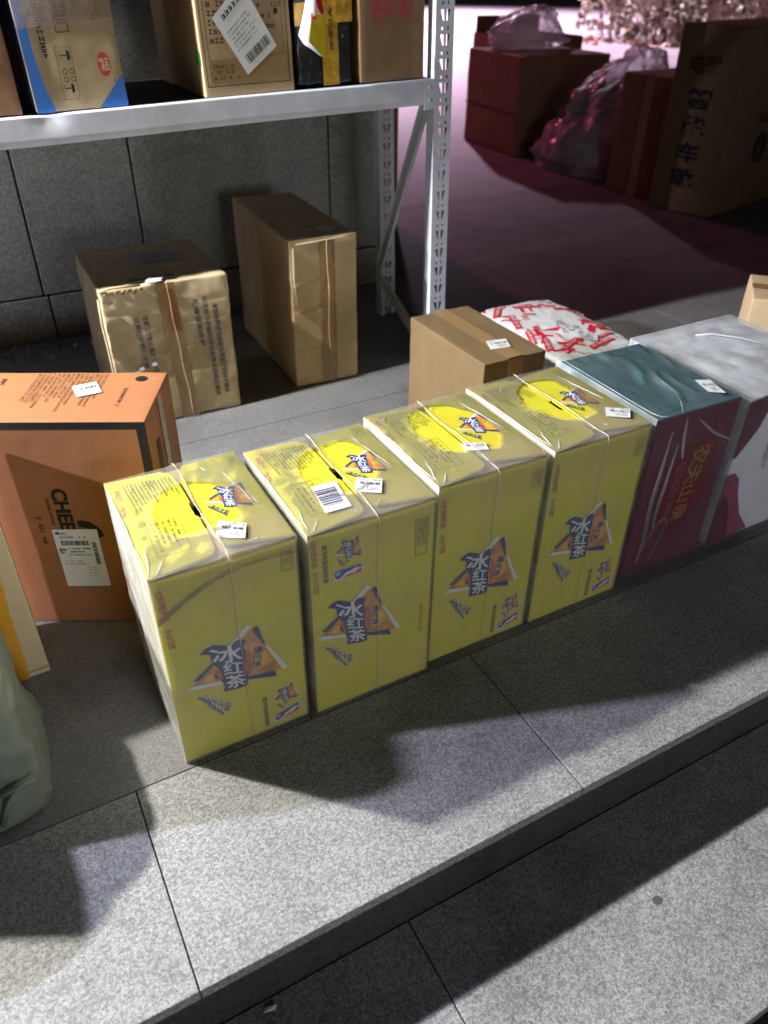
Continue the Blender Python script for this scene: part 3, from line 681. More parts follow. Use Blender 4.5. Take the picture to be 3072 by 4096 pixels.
def fold(p): return 0.004*abs(noise.noise(Vector((p.x*28+p.z*9, p.y*8, p.z*5)))) + 0.002*abs(noise.noise(Vector((p.x*70+p.z*25, p.y*20, p.z*12))))
curve_mesh_grid(mb, A, Z, lambda a, z: Vector((a, -0.003-(fold(Vector((a, 0, z))) if z < h else 0), z)), 'film_maroon')
# broad soft folds of film down the front
def spline(pts, m=6):
    P = [pts[0]] + list(pts) + [pts[-1]]; out = []
    for i in range(1, len(P)-2):
        for k in range(m):
            t_ = k/m; out.append(tuple(0.5*((2*P[i][c]) + (-P[i-1][c]+P[i+1][c])*t_ + (2*P[i-1][c]-5*P[i][c]+4*P[i+1][c]-P[i+2][c])*t_*t_ + (-P[i-1][c]+3*P[i][c]-3*P[i+1][c]+P[i+2][c])*t_**3) for c in range(len(pts[0]))))
    return out + [pts[-1]]
def strip(pts, wd, mat, y=-0.0062):
    pts = spline(pts); n = len(pts); v = []
    for k, (x, z) in enumerate(pts):
        a = Vector(pts[max(0, k-1)]); b = Vector(pts[min(n-1, k+1)]); tt = (b-a).normalized(); q = Vector((-tt.y, tt.x))*wd*(0.35+0.65*math.sin(math.pi*(k+0.4)/(n+0.2)))
        v += [(x-q.x, y, z-q.y), (x, y-0.0012, z), (x+q.x, y, z+q.y)]
    mb.faces(v, [(3*k+c, 3*k+c+1, 3*k+c+4, 3*k+c+3) for k in range(n-1) for c in (0, 1)], mat)
for pts, wd in (([(0.037, 0.33), (0.034, 0.24), (0.030, 0.17), (0.034, 0.10), (0.030, 0.03)], 0.0060), ([(0.060, 0.30), (0.056, 0.22), (0.050, 0.15), (0.052, 0.11)], 0.005), ([(0.066, 0.352), (0.072, 0.31), (0.082, 0.262)], 0.004),
            ([(0.030, 0.045), (0.050, 0.10), (0.075, 0.128), (0.090, 0.108)], 0.002), ([(0.088, 0.108), (0.075, 0.07), (0.058, 0.02)], 0.002), ([(0.10, 0.34), (0.15, 0.30), (0.205, 0.27)], 0.003)):
    strip(pts, wd, 'film_fold')
mb.build('front_film', t, smooth=True)
mb = MB(); B = lin(-0.003, d+0.003, 60); A = lin(-0.003, w+0.003, 50)
def topf(a, b):
    s = (a*0.55+b*0.85); rid = (abs(math.sin((a*0.9-b*0.35)*80 + 4.5*noise.noise(Vector((a*9, b*9, 3)))))**5)*max(0, 0.35+noise.noise(Vector((a*14, b*8, 7)))*1.6)
    inn = min(1, 8*min(a+0.003, w+0.003-a)/w)*min(1, 8*min(b+0.003, d+0.003-b)/d)
    return Vector((a, b, h+0.003 + inn*(0.0060*rid + 0.0025*abs(noise.noise(Vector((a*30, b*30, 9)))))))
curve_mesh_grid(mb, A, B, topf, 'film_teal')
for pts in ([(0.004, 0.27), (0.003, 0.15), (0.004, 0.02), (0.02, -0.003)], [(0.112, 0.11), (0.10, 0.06), (0.075, 0.02), (0.055, -0.003)]):
    mb.tube([(x, y, h+0.0042) for x, y in spline(pts)], 0.0007, 'film_white', 5)
mb.build('top_film', t, smooth=True)
mb = MB(); A = lin(-0.002, d+0.003, 30); Z = lin(0.001, h+0.003, 30)
curve_mesh_grid(mb, A, Z, lambda a, z: Vector((-0.003-(0.6*fold(Vector((z, a, z))) if z < h else 0), a, z)), 'film_white', True)
mb.build('side_film', t, smooth=True)
mb = MB(); f2 = F_top(h); rnd = random.Random(5)
frame_line(mb, f2, [(0.105, 0.25), (0.105, 0.02)], 0.0012, 0.001, 'gold_dim', False)
for (x, y) in ((0.15, 0.235), (0.16, 0.20), (0.185, 0.13), (0.05, 0.08), (0.13, 0.24), (0.055, 0.15)): pr(mb, f2, [(x, y), (x+0.010, y-0.006), (x+0.012, y-0.002), (x+0.002, y+0.004)], 0.001, 'gold_dim')
frame_line(mb, f2, [(0.10, 0.035), (0.118, 0.02), (0.212, 0.012)], 0.0012, 0.001, 'joint', False)
frame_line(mb, f2, [(0.03, 0.012), (0.085, 0.018), (0.10, 0.035), (0.10, 0.06)], 0.0012, 0.0013, 'joint', False)
mb.build('top_print', t)
sticker(t, f2, [(0.150, 0.030), (0.176, 0.012), (0.192, 0.066), (0.164, 0.078)], 0.0085, '40-1-4152', random.Random(3), date=False)

# ================================================================== WHITE WRAPPED BOX WITH PINK SWIRLS
t = thing('white_wrapped_carton', 'white carton with dark pink swirls under cloudy film right of the teal box', 'carton', (1.222, 0.800, 0), R_(0))
w, d, h = 0.30, 0.315, 0.347
mb = MB(); rounded_box(mb, w, d, h, 'white_board', 0.008, 0.014, 0.003, 21); mb.build('body', t, smooth=True, merge=0.00005)
mb = MB()
pr(mb, fr, [(0.001, 0.340), (0.001, 0.215), (0.010, 0.222), (0.028, 0.245), (0.050, 0.275), (0.062, 0.31), (0.066, 0.345)], 0.0008, 'maroon_board')
pr(mb, fr, [(0.001, 0.178), (0.022, 0.178), (0.040, 0.160), (0.052, 0.120), (0.080, 0.060), (0.120, 0.012), (0.001, 0.003)], 0.0008, 'rose_print')
pr(mb, fr, [(0.010, 0.130), (0.030, 0.105), (0.045, 0.06), (0.06, 0.008), (0.001, 0.004), (0.001, 0.10)], 0.0011, 'maroon_board')
text(mb, fr, '净含量', [(0.132, 0.270), (0.132, 0.200), (0.152, 0.200), (0.152, 0.270)], 0.0011, 'bluegrey_ink', 0.02)
rows(mb, fr, [(0.160, 0.270), (0.160, 0.14), (0.20, 0.14), (0.20, 0.27)], 5, 0.0011, 'redbrown_ink', random.Random(4))
rows(mb, fr, [(0.096, 0.240), (0.096, 0.16), (0.112, 0.16), (0.112, 0.24)], 3, 0.0011, 'bluegrey_ink', random.Random(4))
mb.build('printed_pattern', t)
mb = MB(); A = lin(-0.004, w+0.004, 40); B = lin(-0.004, d+0.004, 40)
def tf(a, b):
    inn = min(1, 7*min(a+0.004, w+0.004-a)/w)*min(1, 7*min(b+0.004, d+0.004-b)/d)
    return Vector((a, b, h+0.003 + inn*(0.0045*abs(noise.noise(Vector((a*13, b*22, 5)))) + 0.0022*abs(noise.noise(Vector((a*40, b*30, 8)))))))
curve_mesh_grid(mb, A, B, tf, 'film_white')
mb.tube([(0.13, 0.26, h+0.006), (0.16, 0.245, h+0.009), (0.20, 0.20, h+0.009), (0.23, 0.15, h+0.006)], 0.0022, 'film_side', 6)
mb.build('top_film', t, smooth=True)
mb = MB(); A = lin(-0.003, w+0.003, 20); Z = lin(0.001, h+0.003, 20)
curve_mesh_grid(mb, A, Z, lambda a, z: Vector((a, -0.003-(0.5*fold(Vector((a, 0, z))) if z < h else 0), z)), 'film_maroon')
mb.build('front_film', t, smooth=True)
mb = MB(); curve_mesh_grid(mb, lin(-0.003, d+0.003, 20), Z, lambda a, z: Vector((-0.003, a, z)), 'film_white', True); mb.build('side_film', t, smooth=True)

# ================================================================== ORANGE BIG BOX
RZ = R_(-27)
W_ = 0.52
u = Vector((math.cos(RZ), math.sin(RZ), 0))
o0 = Vector((0.183, 1.097, 0)) - u*W_
t = thing('orange_carton', 'large orange carton with black border lines, behind the nearest yellow carton', 'carton', o0, RZ)
w, d, h = W_, 0.178, 0.420
def dent(p, n):
    k = 0
    for (x, z, r, a) in ((W_-0.185, 0.372, 0.006, 0.003), (W_-0.245, 0.362, 0.008, 0.002)):
        if n.y < -0.5: k += a*math.exp(-((p.x-x)**2+(p.z-z)**2)/r**2)
    return k
mb = MB(); rounded_box(mb, w, d, h, 'orange_board', 0.003, 0.010, 0.0012, 31, dent); mb.build('body', t, smooth=True, merge=0.00005)
mb = MB(); fr = F_front(); E = W_
pr(mb, fr, [(0.0, h-0.001), (E-0.001, h-0.001), (E-0.001, h-0.0135), (0.0, h-0.0135)], 0.0008, 'black_ink')
pr(mb, fr, [(E-0.001, h-0.0137), (E-0.001, 0.004), (E-0.016, 0.004), (E-0.016, h-0.0137)], 0.0008, 'black_ink')
text(mb, fr, 'CHEE', [(E-0.176, 0.296), (E-0.176, 0.212), (E-0.150, 0.212), (E-0.150, 0.296)], 0.001, 'black_ink', 0.035)
rows(mb, fr, [(E-0.188, 0.283), (E-0.188, 0.225), (E-0.182, 0.225), (E-0.182, 0.283)], 1, 0.001, 'brown_ink', random.Random(2), gap=0.1, ragged=0)
rows(mb, fr, [(E-0.212, 0.247), (E-0.212, 0.189), (E-0.204, 0.189), (E-0.204, 0.247)], 1, 0.001, 'brown_ink', random.Random(8), gap=0.1, ragged=0)
# arch-shaped emblem
arc = [(E-0.140+0.034*math.sin(R_(a))*1.0, 0.196+0.036*math.cos(R_(a))) for a in range(-10, 95, 12)]
arci = [(E-0.140+0.018*math.sin(R_(a)), 0.196+0.022*math.cos(R_(a))) for a in range(95, -15, -12)]
pr(mb, fr, arc + arci, 0.001, 'black_ink')
mb.build('front_print', t)
mb = MB(); L = [(E-0.192, 0.088), (E-0.116, 0.088), (E-0.116, 0.214), (E-0.192, 0.214)]; rnd = random.Random(11)
pr(mb, fr, L, 0.0014, 'paper')
bx, bz = E-0.192, 0.088
disc(mb, fr, (bx+0.008, bz+0.118), 0.004, 0.003, 0.0018, 'badge_blue', 12)
rows(mb, fr, [(bx+0.013, bz+0.115), (bx+0.025, bz+0.115), (bx+0.025, bz+0.120), (bx+0.013, bz+0.120)], 1, 0.0018, 'badge_blue', rnd, gap=0.2)
rows(mb, fr, [(bx+0.010, bz+0.107), (bx+0.066, bz+0.107), (bx+0.066, bz+0.112), (bx+0.010, bz+0.112)], 1, 0.0018, 'black_ink', rnd, gap=0.2, fill=0.7)
bars(mb, fr, [(bx+0.010, bz+0.092), (bx+0.056, bz+0.092), (bx+0.056, bz+0.102), (bx+0.010, bz+0.102)], 26, 0.0018, 'black_ink', rnd)
bars(mb, fr, [(bx+0.062, bz+0.098), (bx+0.062, bz+0.050), (bx+0.069, bz+0.050), (bx+0.069, bz+0.098)], 26, 0.0018, 'black_ink', rnd)
rows(mb, fr, [(bx+0.018, bz+0.068), (bx+0.058, bz+0.068), (bx+0.058, bz+0.088), (bx+0.018, bz+0.088)], 3, 0.0018, 'black_ink', rnd, gap=0.5)
text(mb, fr, '已验', [(bx+0.004, bz+0.074), (bx+0.016, bz+0.074), (bx+0.016, bz+0.086), (bx+0.004, bz+0.086)], 0.0018, 'black_ink', 0.05)
rows(mb, fr, [(bx+0.008, bz+0.048), (bx+0.056, bz+0.048), (bx+0.056, bz+0.060), (bx+0.008, bz+0.060)], 2, 0.0018, 'bluegrey_ink', rnd, gap=0.6)
rows(mb, fr, [(bx+0.044, bz+0.022), (bx+0.068, bz+0.022), (bx+0.068, bz+0.046), (bx+0.044, bz+0.046)], 4, 0.0018, 'bluegrey_ink', rnd, gap=0.7, fill=0.6)
mb.build('shipping_label', t)
mb = MB(); ft = F_top(h); rnd = random.Random(12)
rows(mb, ft, [(E-0.098, 0.170), (E-0.098, 0.030), (E-0.220, 0.030), (E-0.220, 0.170)][::1], 15, 0.0007, 'brown_ink', rnd, 0.95, ragged=0.5, gap=0.5)
rows(mb, ft, [(E-0.054, 0.120), (E-0.054, 0.055), (E-0.060, 0.055), (E-0.060, 0.120)], 1, 0.0007, 'black_ink', rnd, gap=0.1, ragged=0)
disc(mb, ft, (E-0.040, 0.150), 0.010, 0.010, 0.0007, 'black_ink', 20, inner=0.62); pr(mb, ft, [(E-0.045, 0.145), (E-0.035, 0.145), (E-0.035, 0.155), (E-0.045, 0.155)], 0.0009, 'black_ink')
rows(mb, ft, [(E-0.262, 0.15), (E-0.262, 0.06), (E-0.29, 0.06), (E-0.29, 0.15)], 2, 0.0007, 'black_ink', rnd, 0.5)
mb.build('top_text', t)
sticker(t, ft, [(E-0.128, 0.080), (E-0.092, 0.098), (E-0.112, 0.137), (E-0.148, 0.119)], 0.0016, '12-0089', random.Random(6), date=False)
mb = MB(); fR = F_right(w)
pr(mb, fR, [(0.040, 0.36), (0.060, 0.36), (0.060, 0.28), (0.040, 0.28)], 0.0008, 'brown_ink')
pr(mb, fR, [(0.080, 0.419), (0.105, 0.419), (0.105, 0.001), (0.080, 0.001)], 0.0012, 'tape')
mb.build('side_tape', t)

# ================================================================== LEFT EDGE THINGS
t = thing('cream_box', 'thin cream box with amber lower corner standing at the left edge beside the orange carton', 'box', (-0.36, 1.07, 0), R_(2))
mb = MB(); rounded_box(mb, 0.306, 0.13, 0.385, 'cream', 0.003, 0.02, 0.001, 41); mb.build('body', t, smooth=True, merge=0.00005)
mb = MB(); fr = F_front()
pr(mb, fr, [(0.02, 0.001), (0.272, 0.001), (0.274, 0.05), (0.276, 0.14), (0.280, 0.205), (0.279, 0.384), (0.02, 0.384)], 0.0007, 'amber')
frame_line(mb, fr, [(0.272, 0.014), (0.305, 0.014)], 0.001, 0.0007, 'brown_ink', False)
mb.build('amber_print', t)

def blob_bag(name, sections, mat, parent=None, n=48, wr=0.006, seed=0, fs=14, sub=3):
    """closed soft shape lofted through rounded-rectangle sections: (z, cx, cy, rx, ry, power)"""
    secs = []
    for a, b in zip(sections[:-1], sections[1:]):
        for k in range(sub): s = k/sub; secs.append([x*(1-s)+y*s for x, y in zip(a, b)])
    secs.append(list(sections[-1])); v = []; sd = Vector((seed*1.3, seed*2.1, seed))
    for z, cx, cy, rx, ry, pw in secs:
        for i in range(n):
            a = 2*math.pi*i/n; c, s_ = math.cos(a), math.sin(a)
            p = Vector((cx + rx*math.copysign(abs(c)**pw, c), cy + ry*math.copysign(abs(s_)**pw, s_), z))
            k = noise.noise(p*fs+sd)*wr + (abs(noise.noise(p*fs*2.3+sd))-0.2)*wr*0.9
            if z <= 0.001: k *= 0.3
            q = p + Vector((c, s_, 0.35))*k; q.z = max(q.z, 0.0) ; v.append(q)
    m = len(secs); mb = MB()
    mb.faces(v, [(j*n+i, j*n+(i+1) % n, (j+1)*n+(i+1) % n, (j+1)*n+i) for j in range(m-1) for i in range(n)] + [tuple(range(n-1, -1, -1)), tuple((m-1)*n+i for i in range(n))], mat)
    return mb.build(name, parent, smooth=True)
t = thing('grey_parcel_bag', 'crumpled grey green plastic parcel bag cut off by the left edge', 'bag', (0, 0, 0))
gb = blob_bag('bag_body', [(0.0, -0.29, 0.91, 0.200, 0.112, 0.3), (0.015, -0.29, 0.91, 0.206, 0.116, 0.3), (0.10, -0.292, 0.91, 0.200, 0.113, 0.32), (0.19, -0.295, 0.912, 0.196, 0.110, 0.32), (0.238, -0.297, 0.914, 0.192, 0.107, 0.33), (0.252, -0.30, 0.916, 0.175, 0.09, 0.4), (0.256, -0.30, 0.916, 0.06, 0.03, 0.6)], 'greybag', t, wr=0.009, seed=3, fs=14, n=110, sub=8)
for v in gb.data.vertices:
    k = min(1, max(0, (-0.11-v.co.x)/0.12)); v.co.z *= 1+0.30*k*(v.co.z/0.25); v.co.y += 0.10*max(0, (-0.25-v.co.x)/0.2)*(v.co.z/0.3)
blob_bag('bag_bulge', [(0.0, -0.43, 0.745, 0.135, 0.095, 0.5), (0.02, -0.43, 0.745, 0.140, 0.10, 0.5), (0.10, -0.43, 0.745, 0.135, 0.095, 0.5), (0.145, -0.43, 0.75, 0.120, 0.085, 0.5), (0.160, -0.43, 0.75, 0.05, 0.03, 0.7)], 'greybag', t, wr=0.008, seed=4, fs=12, n=60, sub=5)
mb = MB(); mb.tube([(-0.150, 0.795, 0.075), (-0.128, 0.788, 0.085), (-0.105, 0.795, 0.080)], 0.004, 'greybag', 6)
mb.tube([(-0.16, 0.79, 0.02), (-0.145, 0.786, 0.06), (-0.128, 0.788, 0.085)], 0.004, 'greybag', 6); mb.build('fold', t, smooth=True)

# ================================================================== BOXES UNDER THE SHELF
def tear(p, n):
    k = 0.0
    if n.y < -0.5:
        for zc in (0.31, 0.265, 0.20, 0.13): k += 0.0022*math.exp(-((p.z-zc-0.02*(p.x-0.15))/0.0035)**2)
    if p.x < 0.03 and p.z > 0.33: k += 0.004*abs(noise.noise(p*60))
    return k
t = thing('battered_carton', 'battered kraft carton with torn corner and rows of blue print, under the shelf', 'carton', (0.258, 1.862, 0), R_(-1.0), 'brown cartons on the floor under the shelf')
w, d, h = 0.318, 0.34, 0.372
mb = MB(); rounded_box(mb, w, d, h, 'kraft_old', 0.008, 0.007, 0.006, 51, tear, fs=12); mb.build('body', t, smooth=True, merge=0.00005)
fr = F_front(); mb = MB(); rnd = random.Random(21); O = 0.0016
for (x, z1, z0, s) in ((0.268, 0.300, 0.050, '本包装箱请勿淋雨受潮置于阴凉干燥处'), (0.243, 0.322, 0.046, '如发现外箱破损请当面清点后再行签收'), (0.219, 0.318, 0.190, '感谢您的支持'), (0.092, 0.298, 0.130, '轻拿轻放防止重压小心搬运'), (0.070, 0.296, 0.160, '注意保持箱体干燥')):
    text(mb, fr, s, [(x, z1), (x+0.006, z0), (x+0.020, z0), (x+0.014, z1)], O, 'bluegrey_ink', 0.02)
mb.build('printed_text', t)
mb = MB(); curve_mesh_grid(mb, lin(0.135, 0.180, 6), lin(0.004, h-0.004, 40), lambda a, z: Vector((a+0.02*(1-z/h), -0.0014-0.0012*abs(noise.noise(Vector((a*60, z*30, 0)))), z)), 'tape')
pr(mb, fr, [(0.148, 0.352), (0.176, 0.354), (0.184, 0.245), (0.160, 0.245)], 0.0042, 'tape_red'); mb.build('tape', t, smooth=True)
mb = MB(); mb.tube([(0.160+0.0012*math.sin(k*0.9)+0.022*k/20, -0.0042, h+0.001-(h-0.004)*k/20) for k in range(21)], 0.0008, 'kraft_light', 5); mb.build('twine', t, smooth=True)
mb = MB(); ft = F_top(h)
q = [(0.13, 0.158), (0.255, 0.160), (0.250, 0.240), (0.128, 0.242)]
pr(mb, ft, q, 0.002, 'paper_dim'); rows(mb, ft, [(0.14, 0.165), (0.245, 0.167), (0.24, 0.235), (0.138, 0.236)], 5, 0.0024, 'bluegrey_ink', rnd, 0.7, gap=0.55); mb.build('address_label', t)
mb = MB(); pr(mb, ft, [(0.11, -0.002), (0.135, 0.012), (0.155, -0.001), (0.138, -0.004)][::1], 0.0035, 'paper'); pr(mb, ft, [(0.113, 0.006), (0.128, 0.030), (0.160, 0.018), (0.146, -0.003)], 0.004, 'paper'); mb.build('sticker', t)
mb = MB(); pr(mb, ft, [(0.075, 0.012), (0.19, 0.020), (0.19, 0.040), (0.075, 0.034)], 0.002, 'black_ink'); text(mb, ft, '向上', [(0.215, 0.028), (0.25, 0.03), (0.25, 0.05), (0.215, 0.048)], 0.002, 'black_ink'); mb.build('top_print', t)
mb = MB()   # torn corner: exposed flutes and ragged lips
for k in range(7): mb.tube([(0.016+k*0.014, -0.002, h-0.012-0.004*(k % 2)), (0.020+k*0.014, 0.010, h-0.006)], 0.0035, 'inner_board', 6)
mb.tube([(0.002, 0.002, h-0.004), (0.03, -0.004, h+0.003), (0.06, -0.003, h+0.002), (0.10, -0.003, h+0.001)], 0.0035, 'kraft_light', 6)
mb.tube([(-0.001, -0.002, h-0.02), (-0.003, -0.001, h-0.08), (0.0, -0.001, 0.20), (0.001, 0, 0.05)], 0.003, 'kraft_light', 6)
for (x, z) in ((0.05, 0.150), (0.062, 0.158), (0.07, 0.140), (0.055, 0.13), (0.095, 0.165)): mb.poly([(x, -0.003, z), (x+0.014, -0.007, z+0.003), (x+0.010, -0.004, z+0.011), (x+0.001, -0.004, z+0.008)], 'paper_dim')
mb.build('torn_edge', t, smooth=True)

t = thing('tall_carton', 'tall plain kraft carton taped down its front, under the shelf beside the metal leg', 'carton', (0.752, 1.885, 0), R_(-2.5), 'brown cartons on the floor under the shelf')
w, d, h = 0.196, 0.50, 0.418
def dent2(p, n):
    k = 0
    if n.y < -0.5:
        for zc, x0, x1 in ((0.305, 0, 0.11), (0.232, 0, 0.11), (0.345, 0.1, 0.2), (0.12, 0, 0.2)):
            if x0 <= p.x <= x1: k += 0.003*math.exp(-((p.z-zc)/0.004)**2)
    return k
mb = MB(); rounded_box(mb, w, d, h, 'kraft_floor', 0.006, 0.007, 0.004, 61, dent2, fs=10); mb.build('body', t, smooth=True, merge=0.00005)
mb = MB(); curve_mesh_grid(mb, lin(0.085, 0.128, 6), lin(0.004, h-0.004, 40), lambda a, z: Vector((a, -0.0012-0.0016*abs(noise.noise(Vector((a*70, z*25, 4)))), z)), 'tape')
mb.tube([(0.106+0.002*math.sin(k), -0.004, 0.006+k*(h-0.012)/12) for k in range(13)], 0.0011, 'kraft_light', 5); mb.build('tape', t, smooth=True)
mb = MB(); mb.tube([(0.012, -0.001, h-0.02), (0.010, -0.002, h-0.10), (0.018, -0.001, h-0.19)], 0.003, 'kraft_light', 5)  # paler ridges along the left and top front edges
mb.tube([(0.185, -0.001, h-0.004), (0.15, -0.002, h-0.006), (0.02, -0.001, h-0.012)], 0.002, 'kraft_light', 5); mb.build('pale_edge', t, smooth=True)
mb = MB(); ft = F_top(h); pr(mb, ft, [(0.100, 0.060), (0.123, 0.020), (0.150, 0.048), (0.130, 0.088)], 0.0028, 'paper'); rows(mb, ft, [(0.112, 0.060), (0.128, 0.033), (0.142, 0.048), (0.127, 0.074)], 3, 0.0032, 'bluegrey_ink', rnd); mb.build('sticker', t)

# ================================================================== SMALL BROWN BOX AND RED-WHITE PARCEL
t = thing('low_kraft_box', 'smooth kraft box with one white sticker, behind the third and fourth yellow cartons', 'box', (0.928, 1.238, 0), R_(0.5))
w, d, h = 0.172, 0.315, 0.300
mb = MB(); rounded_box(mb, w, d, h, 'kraft_dull', 0.004, 0.012, 0.003, 71); mb.build('body', t, smooth=True, merge=0.00005)
mb = MB(); ft = F_top(h); pr(mb, ft, [(0.062, 0.002), (0.106, 0.002), (0.106, d-0.002), (0.062, d-0.002)], 0.0012, 'tape')
pr(mb, F_front(), [(0.062, 0.299), (0.106, 0.299), (0.106, 0.24), (0.062, 0.24)], 0.001, 'tape'); mb.build('tape', t)
sticker(t, ft, [(0.056, 0.056), (0.107, 0.050), (0.124, 0.092), (0.074, 0.101)], 0.0022, '1-0618', random.Random(9), date=False)

t = thing('red_printed_parcel', 'white plastic mailer bag printed with red lettering, lying behind the small kraft box', 'parcel', (0, 0, 0))
rp = blob_bag('parcel_bag', [(0.0, 1.470, 1.645, 0.138, 0.203, 0.2), (0.02, 1.470, 1.645, 0.146, 0.214, 0.2), (0.09, 1.470, 1.645, 0.147, 0.216, 0.2), (0.126, 1.470, 1.645, 0.145, 0.213, 0.22), (0.140, 1.470, 1.645, 0.137, 0.204, 0.25), (0.147, 1.470, 1.645, 0.11, 0.16, 0.4), (0.150, 1.470, 1.645, 0.02, 0.03, 0.7)], 'paper', t, wr=0.008, seed=9, fs=22, n=120, sub=7)
from mathutils.bvhtree import BVHTree
_bm = bmesh.new(); _bm.from_mesh(rp.data); _bvh = BVHTree.FromBMesh(_bm)
mb = MB(); rnd = random.Random(31)
class Top2:
    def __call__(s, a, b, off):
        hit = _bvh.ray_cast(Vector((a, b, 1)), Vector((0, 0, -1)))
        return Vector((a, b, (hit[0].z if hit[0] else 0.02) + off))
T2 = Top2()
for (x, y, a, L, hh, s) in ((1.37, 1.66, 70, 0.10, 0.020, '安全包装'), (1.355, 1.50, 64, 0.08, 0.020, '快递专用'), (1.40, 1.49, 25, 0.09, 0.022, '防水破坏袋'), (1.44, 1.80, -20, 0.08, 0.018, '电商专用'), (1.53, 1.79, -60, 0.09, 0.018, '请勿暴力'), (1.56, 1.62, -70, 0.09, 0.018, '正品保证'), (1.52, 1.50, 15, 0.07, 0.018, '验货签收'), (1.36, 1.76, 50, 0.09, 0.020, '快递包装'), (1.345, 1.56, 66, 0.08, 0.018, '电商专用'), (1.46, 1.46, 12, 0.10, 0.020, '安全包装'), (1.58, 1.74, -75, 0.08, 0.018, '快递专用')):
    c, sn = math.cos(R_(a)), math.sin(R_(a)); U = Vector((c, sn)); V = Vector((-sn, c)); P0 = Vector((x, y))
    for k in range(6):
        q0 = P0 + U*(L*k/6); q1 = P0 + U*(L*(k+1)/6); pr(mb, T2, [tuple(q0), tuple(q1), tuple(q1+V*hh), tuple(q0+V*hh)], 0.002, 'pack_red')
    text(mb, T2, s, [tuple(P0+U*0.006+V*0.004), tuple(P0+U*(L-0.006)+V*0.004), tuple(P0+U*(L-0.006)+V*(hh-0.004)), tuple(P0+U*0.006+V*(hh-0.004))], 0.004, 'white_ink')
for _k in range(64):
    a = 60+rnd.gauss(0, 12)-90*(_k % 2); x = rnd.uniform(1.34, 1.59); y = rnd.uniform(1.45, 1.84)
    if 1.42 < x < 1.53 and 1.56 < y < 1.74: continue
    c, sn = math.cos(R_(a)), math.sin(R_(a)); L = rnd.uniform(0.03, 0.06); hh = rnd.uniform(0.006, 0.012); U = Vector((c, sn)); V = Vector((-sn, c)); P0 = Vector((x, y))
    if _k % 3 == 0: text(mb, T2, '快递专用', [tuple(P0), tuple(P0+U*L), tuple(P0+U*L+V*hh), tuple(P0+V*hh)], 0.0025, 'pack_red', 0.03)
    else:
        for k in range(4): pr(mb, T2, [tuple(P0+U*L*k/4), tuple(P0+U*L*(k+1)/4), tuple(P0+U*L*(k+1)/4+V*hh), tuple(P0+U*L*k/4+V*hh)], 0.0015, 'pack_red')
for (x, y, s, sz, a) in ((1.40, 1.62, '品质', 0.035, 60), (1.42, 1.70, '保障', 0.035, 60), (1.55, 1.56, '专用', 0.045, -30), (1.49, 1.46, '袋', 0.035, 10), (1.58, 1.70, '快', 0.035, -50), (1.48, 1.80, '递', 0.03, -30)):
    c, sn = math.cos(R_(a)), math.sin(R_(a)); U = Vector((c, sn))*sz; V = Vector((-sn, c))*sz*0.55; P0 = Vector((x, y))
    text(mb, T2, s, [tuple(P0), tuple(P0+U), tuple(P0+U+V), tuple(P0+V)], 0.003, 'pack_red', 0.03)
rows(mb, T2, [(1.44, 1.60), (1.50, 1.52), (1.54, 1.56), (1.49, 1.66)], 5, 0.003, 'olive_ink', rnd, 0.6)
mb.build('red_print', t)
mb = MB(); pr(mb, T2, [(1.455, 1.535), (1.495, 1.485), (1.530, 1.525), (1.492, 1.575)], 0.0055, 'paper'); rows(mb, T2, [(1.465, 1.535), (1.494, 1.498), (1.520, 1.527), (1.492, 1.562)], 3, 0.0062, 'bluegrey_ink', rnd); mb.build('sticker', t)

t = thing('pale_kraft_box', 'pale kraft box cut off by the right edge behind the white wrapped carton', 'box', (1.700, 1.195, 0), R_(-48))
mb = MB(); rounded_box(mb, 0.30, 0.20, 0.335, 'kraft_light', 0.005, 0.02, 0.002, 81); mb.build('body', t, smooth=True, merge=0.00005)
mb = MB(); pr(mb, F_top(0.335), [(0.002, 0.08), (0.298, 0.08), (0.298, 0.12), (0.002, 0.12)], 0.001, 'tape'); mb.build('tape', t)

